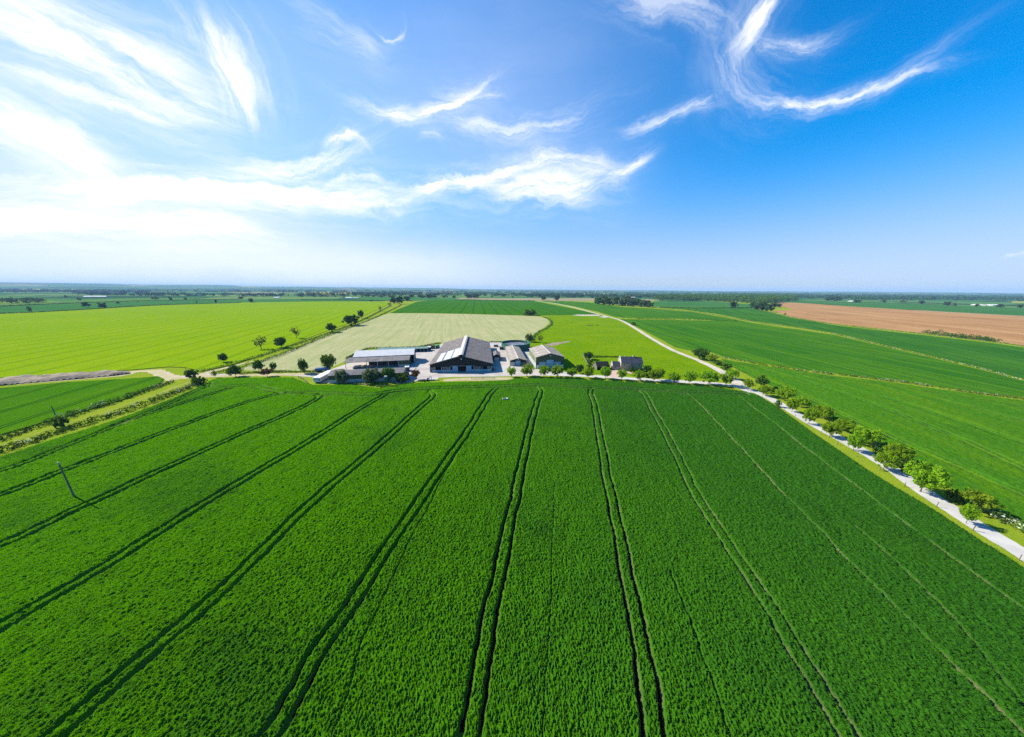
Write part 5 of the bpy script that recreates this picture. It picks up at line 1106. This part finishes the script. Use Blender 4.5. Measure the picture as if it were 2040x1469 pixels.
# distant hedgerows, copses and spinneys: countless
def far_woods(name, label, bands, seed):
    rg = np.random.default_rng(seed); Q = []
    for (x0, x1, ya, yb, n, hmin, hmax, wmul) in bands:
        for i in range(n):
            x = rg.uniform(x0, x1); y = rg.uniform(ya, yb) + (x - 1020) * .0068
            g = G(x, y); h = rg.uniform(hmin, hmax); ww = h * rg.uniform(.9, 1.4) * wmul
            k = 26; d = rg.normal(size=(k, 3)); d /= np.linalg.norm(d, axis=1)[:, None]
            c = g + d * np.array([ww / 2, ww / 2, h * .46]) * rg.uniform(.7, 1, (k, 1)) + [0, 0, h * .5]
            Q.append(leaf_cloud(c, np.full(k, h * .12), 1, h * .22, rg))
    return tag(link(name, quads_mesh(name, np.concatenate(Q)), None, M['far_leaf']), label, 'wood', kind='stuff')
far_woods('far_woodland', 'far hedgerow trees and spinneys merging into the horizon',
    [(-250, 2300, 578.6, 580.6, 1100, 20, 34, 4.0), (-250, 2300, 580.5, 583.5, 1100, 14, 24, 3.0), (-250, 2300, 583, 587, 620, 12, 19, 2.2), (700, 1480, 585.5, 591, 560, 11, 17, 1.9), (1480, 2300, 583, 592, 900, 12, 18, 2.4), (150, 640, 590.5, 595, 200, 8, 13, 1.6), (1050, 1330, 588, 592.5, 300, 10, 15, 1.8), (1640, 2300, 588, 593, 620, 12, 17, 2.2), (600, 800, 587, 594.0, 170, 9, 13, 1.5), (-250, 300, 583, 590, 320, 11, 17, 1.8)], 8)
# far farm sheds and villages
FB = [(165, 210, 592.3, 590, 'white', 'long white roofed farm shed far off on the left'), (545, 556, 594.5, 592, 'white', 'white farm building beyond the back of the barley'), (688, 700, 595.2, 592.5, 'white', 'pale roofed shed left of two beyond the barley'), (702, 714, 595.2, 593, 'ridge', 'greyish shed right of the pale roofed one beyond the barley'),
      (845, 870, 583.6, 581.5, 'ridge', 'long pale shed far behind the tramlined wheat'), (1256, 1266, 594.8, 591.8, 'ridge', 'cream farmhouse beyond the copse'), (1046, 1058, 581.5, 579.5, 'white', 'white works building far off under the mast'), (1082, 1094, 582, 580, 'white', 'white warehouse far off right of the mast'),
      (1698, 1708, 601.5, 599.5, 'white', 'small white shed behind the ploughed field'), (1948, 1960, 608.8, 606.3, 'white', 'white shed left of three on the far right'), (1964, 1972, 609.2, 607, 'ridge', 'middle cream shed of three on the far right'), (1978, 1992, 609.6, 607, 'white', 'white shed right of three on the far right')]
for x0, x1, yb, yt, mt, lab in FB:
    g0, g1 = G(x0, yb), G(x1, yb); Wd = float(np.linalg.norm(g1 - g0)); h = max(3.5, px_height(g0, yt)); ang = math.atan2(g1[1] - g0[1], g1[0] - g0[0])
    o = empty('far_building', g0, ang, lab, 'building'); D = min(Wd * .6, 16)
    MB().box(0, Wd, 0, D, 0, h * .6).build('wall', M['pale_panel'], o)
    MB().prism([(-.3, -.3, h * .6), (-.3, D / 2, h), (-.3, D + .3, h * .6)], (Wd + .6, 0, 0)).build('roof', M[mt], o)
o = empty('church', G(994, 581.8), 0, 'tiny church with a pointed spire on the horizon', 'church')
MB().box(-5, 5, -5, 5, 0, 22).build('tower', M['old_wood'], o); b = MB(); v = [b.bm.verts.new(p) for p in ((-5, -5, 22), (5, -5, 22), (5, 5, 22), (-5, 5, 22), (0, 0, 50))]
for f in ((0, 1, 4), (1, 2, 4), (2, 3, 4), (3, 0, 4), (3, 2, 1, 0)): b.bm.faces.new([v[i] for i in f])
b.build('spire', M['slate'], o); MB().box(5, 28, -5, 5, 0, 11).build('nave', M['old_wood'], o)
o = empty('radio_mast', G(1065.5, 581), 0, 'thin tall radio mast on the horizon', 'mast'); MB().tube((0, 0, 0), (0, 0, 80), 1.1, .5).build('lattice', M['steel'], o); MB().tube((0, 0, 80), (0, 0, 95), .4, .2).build('antenna', M['steel'], o)

# ------------------------------------------------------------------ haze
hb = MB().box(-16500, 16500, -250, 16500, -3, 150).build('haze', None); hb['kind'] = 'stuff'
m = bpy.data.materials.new('haze'); m.use_nodes = True; t = NT(m.node_tree); t.n.clear(); out = t.new('ShaderNodeOutputMaterial'); pv = t.new('ShaderNodeVolumePrincipled')
pv.inputs['Color'].default_value = (.42, .66, 1, 1); pv.inputs['Density'].default_value = .00007; pv.inputs['Anisotropy'].default_value = 0
t.l.new(pv.outputs[0], out.inputs['Volume']); hb.data.materials.clear(); hb.data.materials.append(m)
